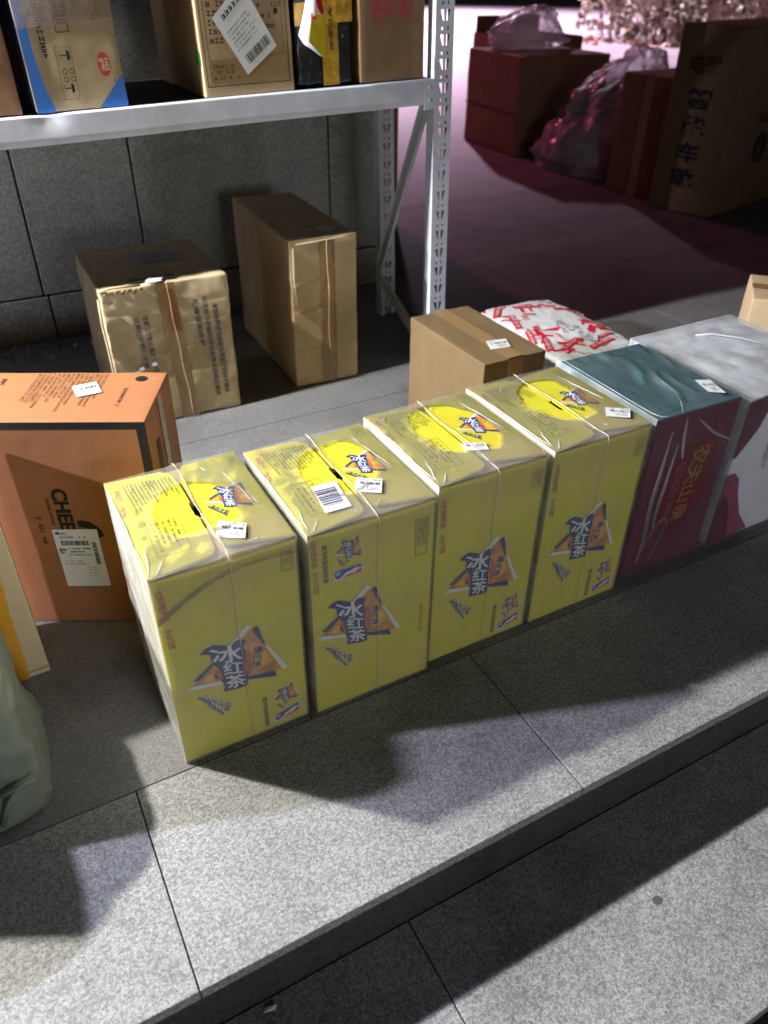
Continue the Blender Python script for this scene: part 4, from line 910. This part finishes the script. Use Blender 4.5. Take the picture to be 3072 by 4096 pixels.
# ================================================================== METAL SHELF (leans very slightly)
TILT = R_(-1.6); PIV = Vector((1.213, 1.87, 0))
def tilt_loc(p):
    q = Vector(p) - PIV; c, s = math.cos(TILT), math.sin(TILT)
    return PIV + Vector((q.x*c + q.z*s, q.y, -q.x*s + q.z*c))
sh = thing('metal_shelf', 'white painted metal shelf with slotted posts holding parcels against the stone wall', 'shelf', PIV, rot=(0, TILT, 0))
sh.location.z = 0.0
def post(x, y, mirror, hgt=2.0):
    """angle-section post: slotted front flange, plain left flange"""
    mb = MB(); fw, sw, th = 0.050, 0.036, 0.003
    pitch = 0.052; holes = []
    # front flange as strips around teardrop slots and small square holes
    def fl(x0, x1, z0, z1, mat='paint_white'): mb.box((x+x0, y, z0), (x+x1, y+th, z1), mat)
    fl(0, 0.011, 0, hgt); fl(fw-0.011, fw, 0, hgt)
    z = 0.0
    while z < hgt:
        # V pair of slots
        a, b = z+0.006, z+0.030
        n = 6
        for k in range(n):
            z0 = a+(b-a)*k/n; z1 = a+(b-a)*(k+1)/n; s = (k+0.5)/n
            wl = 0.0022+0.0038*s; cxl = 0.0205-0.005*s; cxr = fw-cxl
            fl(0.011, max(0.0112, cxl-wl), z0, z1); fl(cxl+wl, cxr-wl, z0, z1); fl(min(fw-0.0112, cxr+wl), fw-0.011, z0, z1)
        fl(0.011, fw-0.011, b, z+0.039)
        fl(0.011, 0.0145, z+0.039, z+0.046); fl(0.0195, fw-0.0195, z+0.039, z+0.046); fl(fw-0.0145, fw-0.011, z+0.039, z+0.046)
        fl(0.011, fw-0.011, z+0.046, z+pitch+0.006); z += pitch
    mb.box((x-th, y, 0), (x-0.0002, y+sw, hgt), 'paint_white')
    mb.box((x+fw-0.010, y+th+0.0002, 0), (x+fw-0.001, y+th+0.012, hgt), 'paint_white')
    # inner shadow side flange (back of the section)
    mb.box((x+0.001, y+sw-0.004, 0), (x+0.014, y+sw-0.001, hgt), 'paint_white')
    return mb
DZ = 0.769
ox = -PIV.x; oy = -PIV.y
post(-0.024, 0.0, False).build('front_post', sh)
post(0.028, 0.40, False).build('rear_post', sh)
for _x in (-1.9, -3.72): post(_x, 0.0, False).build('front_post', sh); post(_x, 0.40, False).build('rear_post', sh)
def beam(y, z, name, front=True):
    mb = MB(); x0, x1 = -3.66, -0.030
    A = lin(x0, -1.05, 30) + lin(-1.045, -0.86, 50) + lin(-0.85, x1, 10)
    prof = [(0.018, 0.056), (0.002, 0.056), (0.0, 0.0545), (0.0, 0.053), (0.0, 0.049), (0.0, 0.045), (0.0, 0.040), (0.0, 0.034), (0.0, 0.026), (0.0, 0.015), (0.0, 0.004), (0.003, 0.0), (0.018, 0.0)]
    v = []
    for a in A:
        for (yy, zz) in prof:
            dn = 0.005*math.exp(-((a+0.955)/0.028)**2)*math.exp(-((zz-0.055)/0.022)**2) if front else 0
            v.append((a, y+yy+dn, z-0.056+zz-dn*0.5+0.0006*math.sin(a*9)))
    n = len(prof)
    mb.faces(v, [(i*n+k, (i+1)*n+k, (i+1)*n+k+1, i*n+k+1)[::-1] for i in range(len(A)-1) for k in range(n-1)], 'paint_white')
    o = mb.build(name, sh, smooth=front); return o
beam(-0.006, DZ, 'front_beam'); beam(0.41, DZ, 'rear_beam', False)
mb = MB(); mb.box((-3.70, 0.013, DZ-0.012), (-0.026, 0.405, DZ-0.001), 'wood_deck'); mb.build('deck_board', sh, bevel=0.001)
beam(-0.006, 1.35, 'front_beam', False); beam(0.41, 1.35, 'rear_beam', False)
mb = MB(); mb.box((-3.70, -0.004, 1.352), (-0.026, 0.010, 1.95), 'paint_white'); mb.build('light_block_panel', sh)  # unseen blank panel added to block lamp light leaking past the shelf
def strut(p, q, wd, name):
    mb = MB(); p, q = Vector(p), Vector(q); tt = (q-p).normalized(); s = tt.cross(Vector((1, 0, 0))).normalized()*wd/2; n = Vector((0.0015, 0, 0)) + Vector((0, 0, 0))
    vv = []
    for sg in (-1, 1):
        for e in (p, q):
            for k in (-1, 1): vv.append(e + s*k + Vector((0.0012*sg, 0, 0)))
    mb.faces(vv, [(0, 1, 3, 2), (4, 6, 7, 5), (0, 2, 6, 4), (1, 5, 7, 3), (0, 4, 5, 1), (2, 3, 7, 6)], 'paint_white')
    L = 0.010
    mb.faces([p+s, q+s, q+s+Vector((-L, 0, 0)), p+s+Vector((-L, 0, 0))], [(0, 1, 2, 3)], 'paint_white')
    mb.faces([p-s, q-s, q-s+Vector((-L, 0, 0)), p-s+Vector((-L, 0, 0))], [(0, 1, 2, 3)], 'paint_white')
    mb.build(name, sh)
strut((-0.020, 0.030, DZ-0.03), (0.028, 0.405, 0.17), 0.034, 'brace'); strut((0.030, 0.40, 0.13), (-0.010, 0.04, 0.02), 0.034, 'brace')
mb = MB()
for (x, z) in ((-0.045, DZ-0.018), (-0.045, DZ-0.045)): mb.box((x, -0.009, z-0.004), (x+0.008, -0.0062, z+0.004), 'steel_grey')
mb.box((-0.060, -0.0062+0.0, DZ-0.068), (-0.0275, -0.0008, DZ-0.001), 'paint_white'); mb.build('bracket', sh, bevel=0.0008)

# things on the shelf (they lean with it)
def on_shelf(name, label, cat, x, y, rz=0.0, group='cartons on the metal shelf'):
    p = tilt_loc((x, y, DZ)); return thing(name, label, cat, p, group=group, rot=(0, TILT, rz))
t = on_shelf('red_brown_carton', 'red brown carton with black arrow marks at the left end of the shelf', 'carton', -0.085, 1.880)
w, d, h = 0.300, 0.33, 0.53
mb = MB(); rounded_box(mb, w, d, h, 'kraft_red', 0.005, 0.014, 0.003, 91); mb.build('body', t, smooth=True, merge=0.00005)
mb = MB(); fr = F_front(); rnd = random.Random(41)
pr(mb, fr, [(0.232, 0.125), (0.238, 0.098), (0.258, 0.098), (0.250, 0.125)], 0.0012, 'tape')
for k in range(6): rows(mb, fr, [(0.20, 0.16+k*0.028), (0.27, 0.16+k*0.028), (0.27, 0.172+k*0.028), (0.20, 0.172+k*0.028)], 1, 0.0009, 'brown_ink', rnd, gap=0.3)
pr(mb, fr, [(0.226, 0.082), (0.250, 0.084), (0.250, 0.088), (0.226, 0.086)], 0.0009, 'black_ink'); pr(mb, fr, [(0.234, 0.088), (0.243, 0.088), (0.241, 0.098), (0.236, 0.098)], 0.0009, 'black_ink')
pr(mb, fr, [(0.206, 0.06), (0.236, 0.062), (0.240, 0.018), (0.206, 0.014)], 0.0009, 'brown_ink')
mb.poly([(0.212, -0.002, 0.036), (0.228, -0.008, 0.050), (0.232, -0.004, 0.054), (0.216, -0.003, 0.028)], 'kraft_light')
mb.build('printed_marks', t)

t = on_shelf('blue_trim_carton', 'kraft carton with royal blue side bands and a red oval seal, second on the shelf', 'carton', 0.238, 1.882)
w, d, h = 0.190, 0.30, 0.50
mb = MB(); rounded_box(mb, w, d, h, 'kraft_mid', 0.005, 0.010, 0.002, 92, mat_fn=lambda c: 'royal_blue' if (c.x < 0.001) else None); mb.build('body', t, smooth=True, merge=0.00005)
mb = MB()
pr(mb, fr, [(0.003, 0.358), (0.003, 0.001), (0.040, 0.001), (0.028, 0.05), (0.022, 0.11), (0.021, 0.16), (0.024, 0.22), (0.028, 0.30), (0.03, 0.358)], 0.0008, 'royal_blue')
pr(mb, fr, [(0.130, 0.002), (0.188, 0.002), (0.188, 0.058), (0.176, 0.050)], 0.0008, 'royal_blue')
disc(mb, fr, (0.154, 0.080), 0.0125, 0.022, 0.0009, 'stamp_red', 24)
text(mb, fr, '精品', [(0.144, 0.068), (0.164, 0.068), (0.164, 0.092), (0.144, 0.092)], 0.0013, 'kraft_light', 0.02)
disc(mb, fr, (0.169, 0.050), 0.002, 0.003, 0.0009, 'stamp_red', 10)
rnd = random.Random(42)
def goblet(x, z):
    pr(mb, fr, [(x+0.012, z+0.002), (x+0.018, z+0.006), (x+0.018, z+0.018), (x+0.012, z+0.022)], 0.0009, 'black_ink')
    pr(mb, fr, [(x, z+0.011), (x+0.012, z+0.011), (x+0.012, z+0.013), (x, z+0.013)], 0.0009, 'brown_ink'); frame_line(mb, fr, [(x-0.001, z+0.004), (x-0.001, z+0.02)], 0.001, 0.0009, 'brown_ink', False)
goblet(0.072, 0.088); goblet(0.068, 0.030)
for zz in (0.058, 0.072): disc(mb, fr, (0.074, zz), 0.005, 0.0055, 0.0009, 'brown_ink', 14, inner=0.7); disc(mb, fr, (0.088, zz), 0.005, 0.0055, 0.0009, 'brown_ink', 14, inner=0.7)
frame_line(mb, fr, [(0.064, 0.115), (0.094, 0.115), (0.092, 0.022), (0.062, 0.022)], 0.0008, 0.0011, 'brown_ink')
frame_line(mb, fr, [(0.076, 0.345), (0.100, 0.345), (0.098, 0.140), (0.074, 0.140)], 0.0014, 0.0009, 'black_ink')
bars(mb, fr, [(0.078, 0.330), (0.077, 0.150), (0.096, 0.150), (0.098, 0.330)], 34, 0.0009, 'brown_ink', rnd)
pr(mb, fr, [(0.040, 0.105), (0.049, 0.105), (0.0445, 0.096)], 0.0009, 'black_ink'); pr(mb, fr, [(0.040, 0.243), (0.049, 0.243), (0.0445, 0.252)], 0.0009, 'black_ink')
rows(mb, fr, [(0.038, 0.232), (0.038, 0.112), (0.050, 0.112), (0.050, 0.232)], 1, 0.0009, 'black_ink', rnd, gap=0.1, ragged=0, fill=1)
rows(mb, fr, [(0.058, 0.205), (0.070, 0.205), (0.070, 0.190), (0.058, 0.190)], 1, 0.0009, 'stamp_red', rnd, gap=0.1, ragged=0)
rows(mb, fr, [(0.112, 0.30), (0.112, 0.15), (0.165, 0.15), (0.165, 0.30)], 5, 0.0009, 'brown_ink', rnd, gap=0.5)
mb.build('printed_marks', t)
mb = MB(); pr(mb, fr, [(0.003, 0.215), (0.188, 0.225), (0.188, 0.160), (0.003, 0.148)], 0.0016, "film_side"); o = mb.build('tape', t); o.data.materials[0] = film('tape_clear', 0.35, (0.28, 0.17, 0.09), 0.2, 0.3)

t = on_shelf('ruled_carton', 'kraft carton with printed table and a tilted white shipping label, third on the shelf', 'carton', 0.597, 1.882)
w, d, h = 0.217, 0.36, 0.54
mb = MB(); rounded_box(mb, w, d, h, 'kraft', 0.005, 0.012, 0.002, 93, mat_fn=lambda c: 'kraft_light' if (c.x < 0.004 and c.y < 0.03) else None); mb.build('body', t, smooth=True, merge=0.00005)  # paler corner strip paints in the lamp-lit left edge
mb = MB(); rnd = random.Random(43)
frame_line(mb, fr, [(0.010, 0.355), (0.010, 0.022), (0.205, 0.022), (0.205, 0.355)], 0.002, 0.0009, 'brown_ink'); frame_line(mb, fr, [(0.018, 0.35), (0.020, 0.030), (0.195, 0.030), (0.195, 0.35)], 0.001, 0.0009, 'brown_ink')
rows(mb, fr, [(0.026, 0.10), (0.100, 0.10), (0.100, 0.35), (0.026, 0.35)], 15, 0.0009, 'brown_ink', rnd, 0.85, gap=0.35, ragged=0.1)
rows(mb, fr, [(0.14, 0.12), (0.190, 0.12), (0.190, 0.34), (0.14, 0.34)], 11, 0.0009, 'brown_ink', rnd, 0.5, gap=0.6)
pr(mb, fr, [(0.022, 0.072), (0.200, 0.078), (0.200, 0.030), (0.022, 0.026)], 0.0012, 'tape')
rows(mb, fr, [(0.026, 0.032), (0.090, 0.032), (0.090, 0.066), (0.026, 0.066)], 3, 0.0015, 'brown_ink', rnd, 0.6)
disc(mb, fr, (0.182, 0.158), 0.005, 0.0065, 0.0009, 'black_ink', 14)
mb.build('printed_table', t)
mb = MB(); q = [(0.107, 0.034), (0.182, 0.086), (0.104, 0.186), (0.034, 0.135)]; q = [(0.104, 0.040), (0.178, 0.092), (0.108, 0.215), (0.036, 0.150)]
pr(mb, fr, q, 0.0016, 'paper')
A, B, C, D = [Vector(p) for p in q]
def LP(x, y): p = A*(1-x)*(1-y) + B*x*(1-y) + C*x*y + D*(1-x)*y; return (p.x, p.y)
bars(mb, fr, [LP(0.18, 0.10), LP(0.92, 0.10), LP(0.92, 0.24), LP(0.18, 0.24)], 22, 0.002, 'black_ink', rnd)
rows(mb, fr, [LP(0.12, 0.34), LP(0.9, 0.34), LP(0.9, 0.7), LP(0.12, 0.7)], 6, 0.002, 'bluegrey_ink', rnd, 0.8, gap=0.55)
rows(mb, fr, [LP(0.08, 0.82), LP(0.92, 0.82), LP(0.92, 0.93), LP(0.08, 0.93)], 1, 0.002, 'black_ink', rnd, 0.9, gap=0.2)
mb.build('shipping_label', t)
mb = MB(); pr(mb, fr, [(0.136, 0.190), (0.152, 0.205), (0.150, 0.24), (0.120, 0.225)], 0.0018, 'paper'); mb.build('sticker', t)
mb = MB(); pr(mb, F_left(d), [(d-0.03, 0.09), (d-0.004, 0.09), (d-0.004, 0.062), (d-0.03, 0.062)], 0.0008, 'green_ink'); mb.build('green_mark', t)

t = on_shelf('black_wrapped_parcel', 'black plastic wrapped parcel crossed with yellow tape on the shelf', 'parcel', 0.822, 1.890)
w, d, h = 0.150, 0.28, 0.50
mb = MB(); rounded_box(mb, w, d, h, 'black_plastic', 0.012, 0.007, 0.008, 94, fs=20); mb.build('body', t, smooth=True, merge=0.00005)
mb = MB(); curve_mesh_grid(mb, lin(0.068, 0.110, 6), lin(0.004, h-0.004, 40), lambda a, z: Vector((a, -0.0005-0.003*abs(noise.noise(Vector((a*60, z*40, 4)))), z)), 'yellow_tape')
curve_mesh_grid(mb, lin(0.003, 0.147, 20), lin(0.128, 0.172, 6), lambda a, z: Vector((a, -0.003-0.003*abs(noise.noise(Vector((a*50, z*50, 2)))), z+0.10*(a-0.07)*0.3)), 'yellow_tape')
mb.build('yellow_tape', t, smooth=True)
mb = MB(); text(mb, F_front(), '封口胶带', [(0.085, 0.160), (0.085, 0.075), (0.096, 0.075), (0.096, 0.160)], 0.006, 'brown_ink', 0.02); mb.build('tape_print', t)
# bright snack pouch hanging in front of it
t = on_shelf('yellow_pouch', 'small white and bright yellow plastic pouch with red mark propped against the black parcel', 'pouch', 0.822, 1.872, group=None)
del t['label']; t['label'] = 'small white and bright yellow plastic pouch with red mark propped against the black parcel'
mb = MB(); out = [(0.000, 0.110), (0.012, 0.092), (0.030, 0.082), (0.050, 0.068), (0.056, 0.066), (0.060, 0.082), (0.066, 0.110), (0.060, 0.150), (0.058, 0.200), (0.030, 0.205), (0.018, 0.160)]
cxy = (0.034, 0.13); n = len(out)
vv = [(x, -0.010, z) for x, z in out]
mb.faces([(cxy[0], -0.024, cxy[1])] + [(cxy[0]+(x-cxy[0])*0.6, -0.021, cxy[1]+(z-cxy[1])*0.6) for x, z in out] + vv + [(cxy[0], -0.002, cxy[1])],
    [(0, 1+(i+1) % n, 1+i) for i in range(n)] + [(1+i, 1+(i+1) % n, 1+n+(i+1) % n, 1+n+i) for i in range(n)] + [(2*n+1, 1+n+i, 1+n+(i+1) % n) for i in range(n)], 'paper')
mb.build('pouch_body', t, smooth=True, merge=1e-6)
mb = MB(); mb.poly([(0.018, -0.0205, 0.098), (0.048, -0.0160, 0.070), (0.056, -0.0140, 0.070), (0.063, -0.0140, 0.112), (0.052, -0.0215, 0.150), (0.026, -0.0240, 0.146)], 'bright_yellow'); 
mb.poly([(0.048, -0.0215, 0.152), (0.060, -0.0165, 0.148), (0.058, -0.0125, 0.180), (0.040, -0.0165, 0.180)], 'pack_red')
mb.tube([(0.028, -0.024, 0.152), (0.026, -0.024, 0.143), (0.032, -0.0245, 0.139), (0.038, -0.024, 0.146)], 0.002, 'pack_red', 6)
mb.v = [(x, y-0.0045, z) for x, y, z in mb.v]; mb.build('pouch_print', t)

t = on_shelf('stamped_carton', 'dim kraft carton with an upside down red stamp, next to the slotted post', 'carton', 0.985, 1.884)
w, d, h = 0.180, 0.30, 0.52
mb = MB(); rounded_box(mb, w, d, h, 'kraft_dark', 0.005, 0.014, 0.002, 95); mb.build('body', t, smooth=True, merge=0.00005)
mb = MB()
text(mb, fr, '新开始', [(0.128, 0.170), (0.032, 0.170), (0.034, 0.135), (0.130, 0.135)], 0.001, 'stamp_red', 0.025)
text(mb, fr, 'NEW START', [(0.118, 0.186), (0.036, 0.186), (0.036, 0.174), (0.118, 0.174)], 0.001, 'stamp_red', 0.02)
text(mb, fr, 'NEW', [(0.075, 0.130), (0.035, 0.130), (0.035, 0.121), (0.075, 0.121)], 0.001, 'stamp_red', 0.02)
ar = [(0.108+0.036*math.cos(R_(a)), 0.155+0.042*math.sin(R_(a))) for a in range(-75, 100, 12)]; ai = [(0.108+0.031*math.cos(R_(a)), 0.155+0.038*math.sin(R_(a))) for a in range(96, -80, -12)]
pr(mb, fr, ar + ai, 0.001, 'stamp_red'); mb.build('red_stamp', t)

# ================================================================== THINGS OUT ON THE PLAZA
t = thing('low_dark_box', 'dark brown box with taped seam, farthest left of the boxes on the plaza', 'box', (3.28, 4.29, 0), R_(-5))
w, d, h = 0.66, 0.66, 0.56
mb = MB(); rounded_box(mb, w, d, h, 'kraft_red', 0.01, 0.04, 0.008, 96, fs=4); mb.build('body', t, smooth=True, merge=0.0001)
mb = MB(); curve_mesh_grid(mb, lin(0.004, w-0.004, 20), lin(0.30, 0.36, 2), lambda a, b: Vector((a, b, h+0.002+0.003*noise.noise(Vector((a*9, b*9, 0))))), 'tape'); pr(mb, F_left(d), [(0.004, 0.24), (d-0.004, 0.235), (d-0.004, 0.243), (0.004, 0.248)], 0.003, 'brown_ink'); mb.build('tape', t, smooth=True)
t = thing('open_dark_box', 'open dark box behind the low dark box, its raised flap against the pink paving', 'box', (3.78, 5.05, 0), R_(-3))
w, d, h = 0.60, 0.55, 0.60
mb = MB(); rounded_box(mb, w, d, h, 'kraft_dark', 0.01, 0.05, 0.006, 99, open_top=True, fs=4); mb.build('body', t, smooth=True, merge=0.0001)
mb = MB(); mb.box((0.02, d-0.012, h-0.005), (w-0.02, d, h+0.10), 'kraft_dark'); mb.build('flap', t, bevel=0.003)
t = thing('stuffed_bag', 'crumpled clear plastic bag of rubbish resting on the low dark box', 'bag', (3.28, 4.29, 0), R_(-5))
blob_bag('bag_body', [(0.562, 0.30, 0.46, 0.20, 0.15, 0.8), (0.59, 0.31, 0.46, 0.26, 0.18, 0.8), (0.67, 0.33, 0.47, 0.25, 0.17, 0.9), (0.75, 0.36, 0.47, 0.17, 0.12, 0.9), (0.785, 0.37, 0.47, 0.07, 0.05, 1), (0.79, 0.37, 0.47, 0.02, 0.02, 1)], 'bag_clear', t, wr=0.045, seed=5, fs=9, n=90, sub=9)

t = thing('clear_trash_bag', 'slumped clear plastic bag leaning on the dark boxes of the plaza', 'bag', (0, 0, 0))
blob_bag('bag_body', [(0.0, 3.50, 3.83, 0.26, 0.30, 0.8), (0.08, 3.50, 3.82, 0.31, 0.34, 0.8), (0.25, 3.56, 3.80, 0.27, 0.31, 0.9), (0.42, 3.64, 3.78, 0.21, 0.26, 0.9), (0.55, 3.71, 3.76, 0.14, 0.18, 0.9), (0.63, 3.74, 3.75, 0.06, 0.08, 1), (0.645, 3.74, 3.75, 0.01, 0.01, 1)], 'bag_clear', t, wr=0.045, seed=6, fs=9, n=110, sub=9)
blob_bag('contents', [(0.01, 3.50, 3.84, 0.20, 0.24, 0.8), (0.2, 3.54, 3.82, 0.20, 0.24, 0.9), (0.4, 3.64, 3.78, 0.12, 0.16, 0.9), (0.5, 3.68, 3.77, 0.03, 0.03, 1)], 'greybag', t, wr=0.03, seed=8, fs=7, n=40, sub=4)

t = thing('brown_plaza_box', 'reddish brown box between the clear bag and the tall appliance carton on the plaza', 'box', (3.262, 2.995, 0), R_(4))
w, d, h = 0.62, 0.38, 0.57
mb = MB(); rounded_box(mb, w, d, h, 'kraft_red', 0.01, 0.05, 0.006, 97, fs=4); mb.build('body', t, smooth=True, merge=0.0001)
mb = MB(); pr(mb, F_left(d), [(0.16, 0.568), (0.22, 0.568), (0.22, 0.003), (0.16, 0.003)], 0.006, 'tape'); mb.build('tape', t)

t = thing('appliance_carton', 'tall dark appliance carton with big black lettering down its side, at the right edge', 'carton', (3.265, 2.66, 0), R_(14))
w, d, h = 0.85, 0.34, 0.80
mb = MB(); rounded_box(mb, w, d, h, 'kraft_dark', 0.008, 0.05, 0.005, 98, fs=4); mb.build('body', t, smooth=True, merge=0.0001)
mb = MB(); fL = F_left(d)
for k, c in enumerate('智能车载'): mb = MB(); rect_text(mb, fL, c, 0.10, 0.55-0.115*k-0.09, 0.22, 0.55-0.115*k, 0.006, 'black_ink', fat=0.03); mb.build('side_lettering', t)
mb = MB()
text(mb, fL, '电器', [(0.08, 0.60), (0.24, 0.60), (0.24, 0.68), (0.08, 0.68)], 0.006, 'brown_ink', 0.03)
fF = F_front()
text(mb, fF, 'HOME', [(0.28, 0.395), (0.50, 0.395), (0.50, 0.445), (0.28, 0.445)][::1], 0.006, 'black_ink', 0.02)
disc(mb, fF, (0.36, 0.28), 0.055, 0.07, 0.006, 'black_ink', 28, inner=0.5)
mb.build('side_lettering', t)

# hedge of dry leaves and fallen leaves
def leaf_cards(name, pts, size, mats, parent=None, rnd=random.Random(1)):
    mb = MB()
    for p in pts:
        s = size*rnd.uniform(0.6, 1.3); n = Vector((rnd.gauss(0, 1), rnd.gauss(0, 1), rnd.gauss(0, 1))).normalized(); u = n.orthogonal().normalized(); u.rotate(Matrix.Rotation(rnd.random()*6.3, 3, n)); v = n.cross(u)
        P = Vector(p); m = rnd.choice(mats)
        mb.faces([P-u*s*0.5, P-u*s*0.1+v*s*0.3+n*s*0.12, P+u*s*0.5, P-u*s*0.1-v*s*0.3+n*s*0.12, P+n*s*0.02], [(0, 4, 1), (1, 4, 2), (2, 4, 3), (3, 4, 0)], m)
    return mb.build(name, parent)
flat('dry_leaf', (0.50, 0.46, 0.36), 0.7, var=0.3, scale=5); flat('dry_leaf_dark', (0.25, 0.20, 0.16), 0.7, var=0.3, scale=5); flat('leaf_pale', (0.68, 0.64, 0.52), 0.6, var=0.2, scale=5); flat('leaf_orange', (0.50, 0.22, 0.10), 0.7); flat('twig', (0.09, 0.06, 0.04), 0.9)
t = thing('dry_hedge', 'long low hedge of pale dry leaves at the top right corner beyond the plaza', 'hedge', (10.9, 10.2, 0))
rnd = random.Random(77); pts = []
hu = Vector((0.36, -0.93, 0)); hv = Vector((0.93, 0.36, 0))
for k in range(7500):
    a = rnd.uniform(-1.9, 5.2); 
    b = rnd.random()**1.7*2.0; z = rnd.random()*1.35
    ed = 0.20*noise.noise(Vector((a*1.8, z*2.2, 0))) + 0.10*noise.noise(Vector((a*5, z*5, 3)))
    bb = b + ed + 0.25*(z < 0.15) 
    if noise.noise(Vector((a*3.2, bb*3, z*3.2))) < -0.28: continue
    p = hu*a*1.0 + hv*bb + Vector((0, 0, z + 0.03))
    pts.append(p)
leaf_cards('foliage', pts, 0.16, ['dry_leaf', 'dry_leaf', 'dry_leaf_dark', 'leaf_pale'], t, rnd)
for k in range(40):
    a = rnd.uniform(-1.8, 5.0); b = rnd.uniform(0.2, 1.6); base = hu*a + hv*b; mb = MB()
    mb.tube([base, base+Vector((rnd.gauss(0, .08), rnd.gauss(0, .08), 0.5)), base+Vector((rnd.gauss(0, .2), rnd.gauss(0, .2), 1.1))], lambda i: 0.02-0.006*i, 'twig', 5)
    mb.build('stem', t)
fl = []
for k in range(420):
    a = rnd.uniform(-2.2, 5.2); q = Vector((10.9, 10.2, 0)) + hu*a - hv*abs(rnd.gauss(0.0, 0.45)); fl.append((q.x, q.y, 0.02+rnd.random()*0.03))
o = leaf_cards('fallen_leaves', fl, 0.11, ['leaf_orange', 'dry_leaf', 'leaf_orange'], None, rnd)
tag(o, 'scattered orange fallen leaves on the paving along the hedge', 'leaves', kind='stuff')

# small litter
mb = MB(); disc(mb, Fr((0, 0, 0), (1, 0, 0), (0, 1, 0), (0, 0, 1)), (0, 0), 0.0085, 0.0065, 0.0008, 'gum', 18)
o = mb.build('gum_spot'); o.location = (0.661, 0.329, -0.145); tag(o, 'flattened grey round gum spot on the sunlit lower step', 'gum spot'); o['label'] = 'flattened grey round gum spot on the bright lower step'
mb = MB(); mb.poly([(-0.010, 0.0, 0.0012), (0.006, -0.004, 0.0012), (0.010, 0.001, 0.004), (-0.004, 0.005, 0.0016)], 'paper')
o = mb.build('paper_scrap'); o.location = (0.093, 0.466, -0.145); tag(o, 'tiny white paper scrap on the lower step below the riser', 'paper scrap')
fl = []
rnd = random.Random(3)
for k in range(24): fl.append((rnd.uniform(-0.1, 0.30), 2.50+rnd.uniform(-0.10, 0.05), 0.008))
o = leaf_cards('floor_litter', fl, 0.03, ['dry_leaf_dark', 'dry_leaf', 'paper_dim'], None, rnd); tag(o, 'bits of dry leaf and paper litter along the foot of the stone wall', 'litter', kind='stuff')
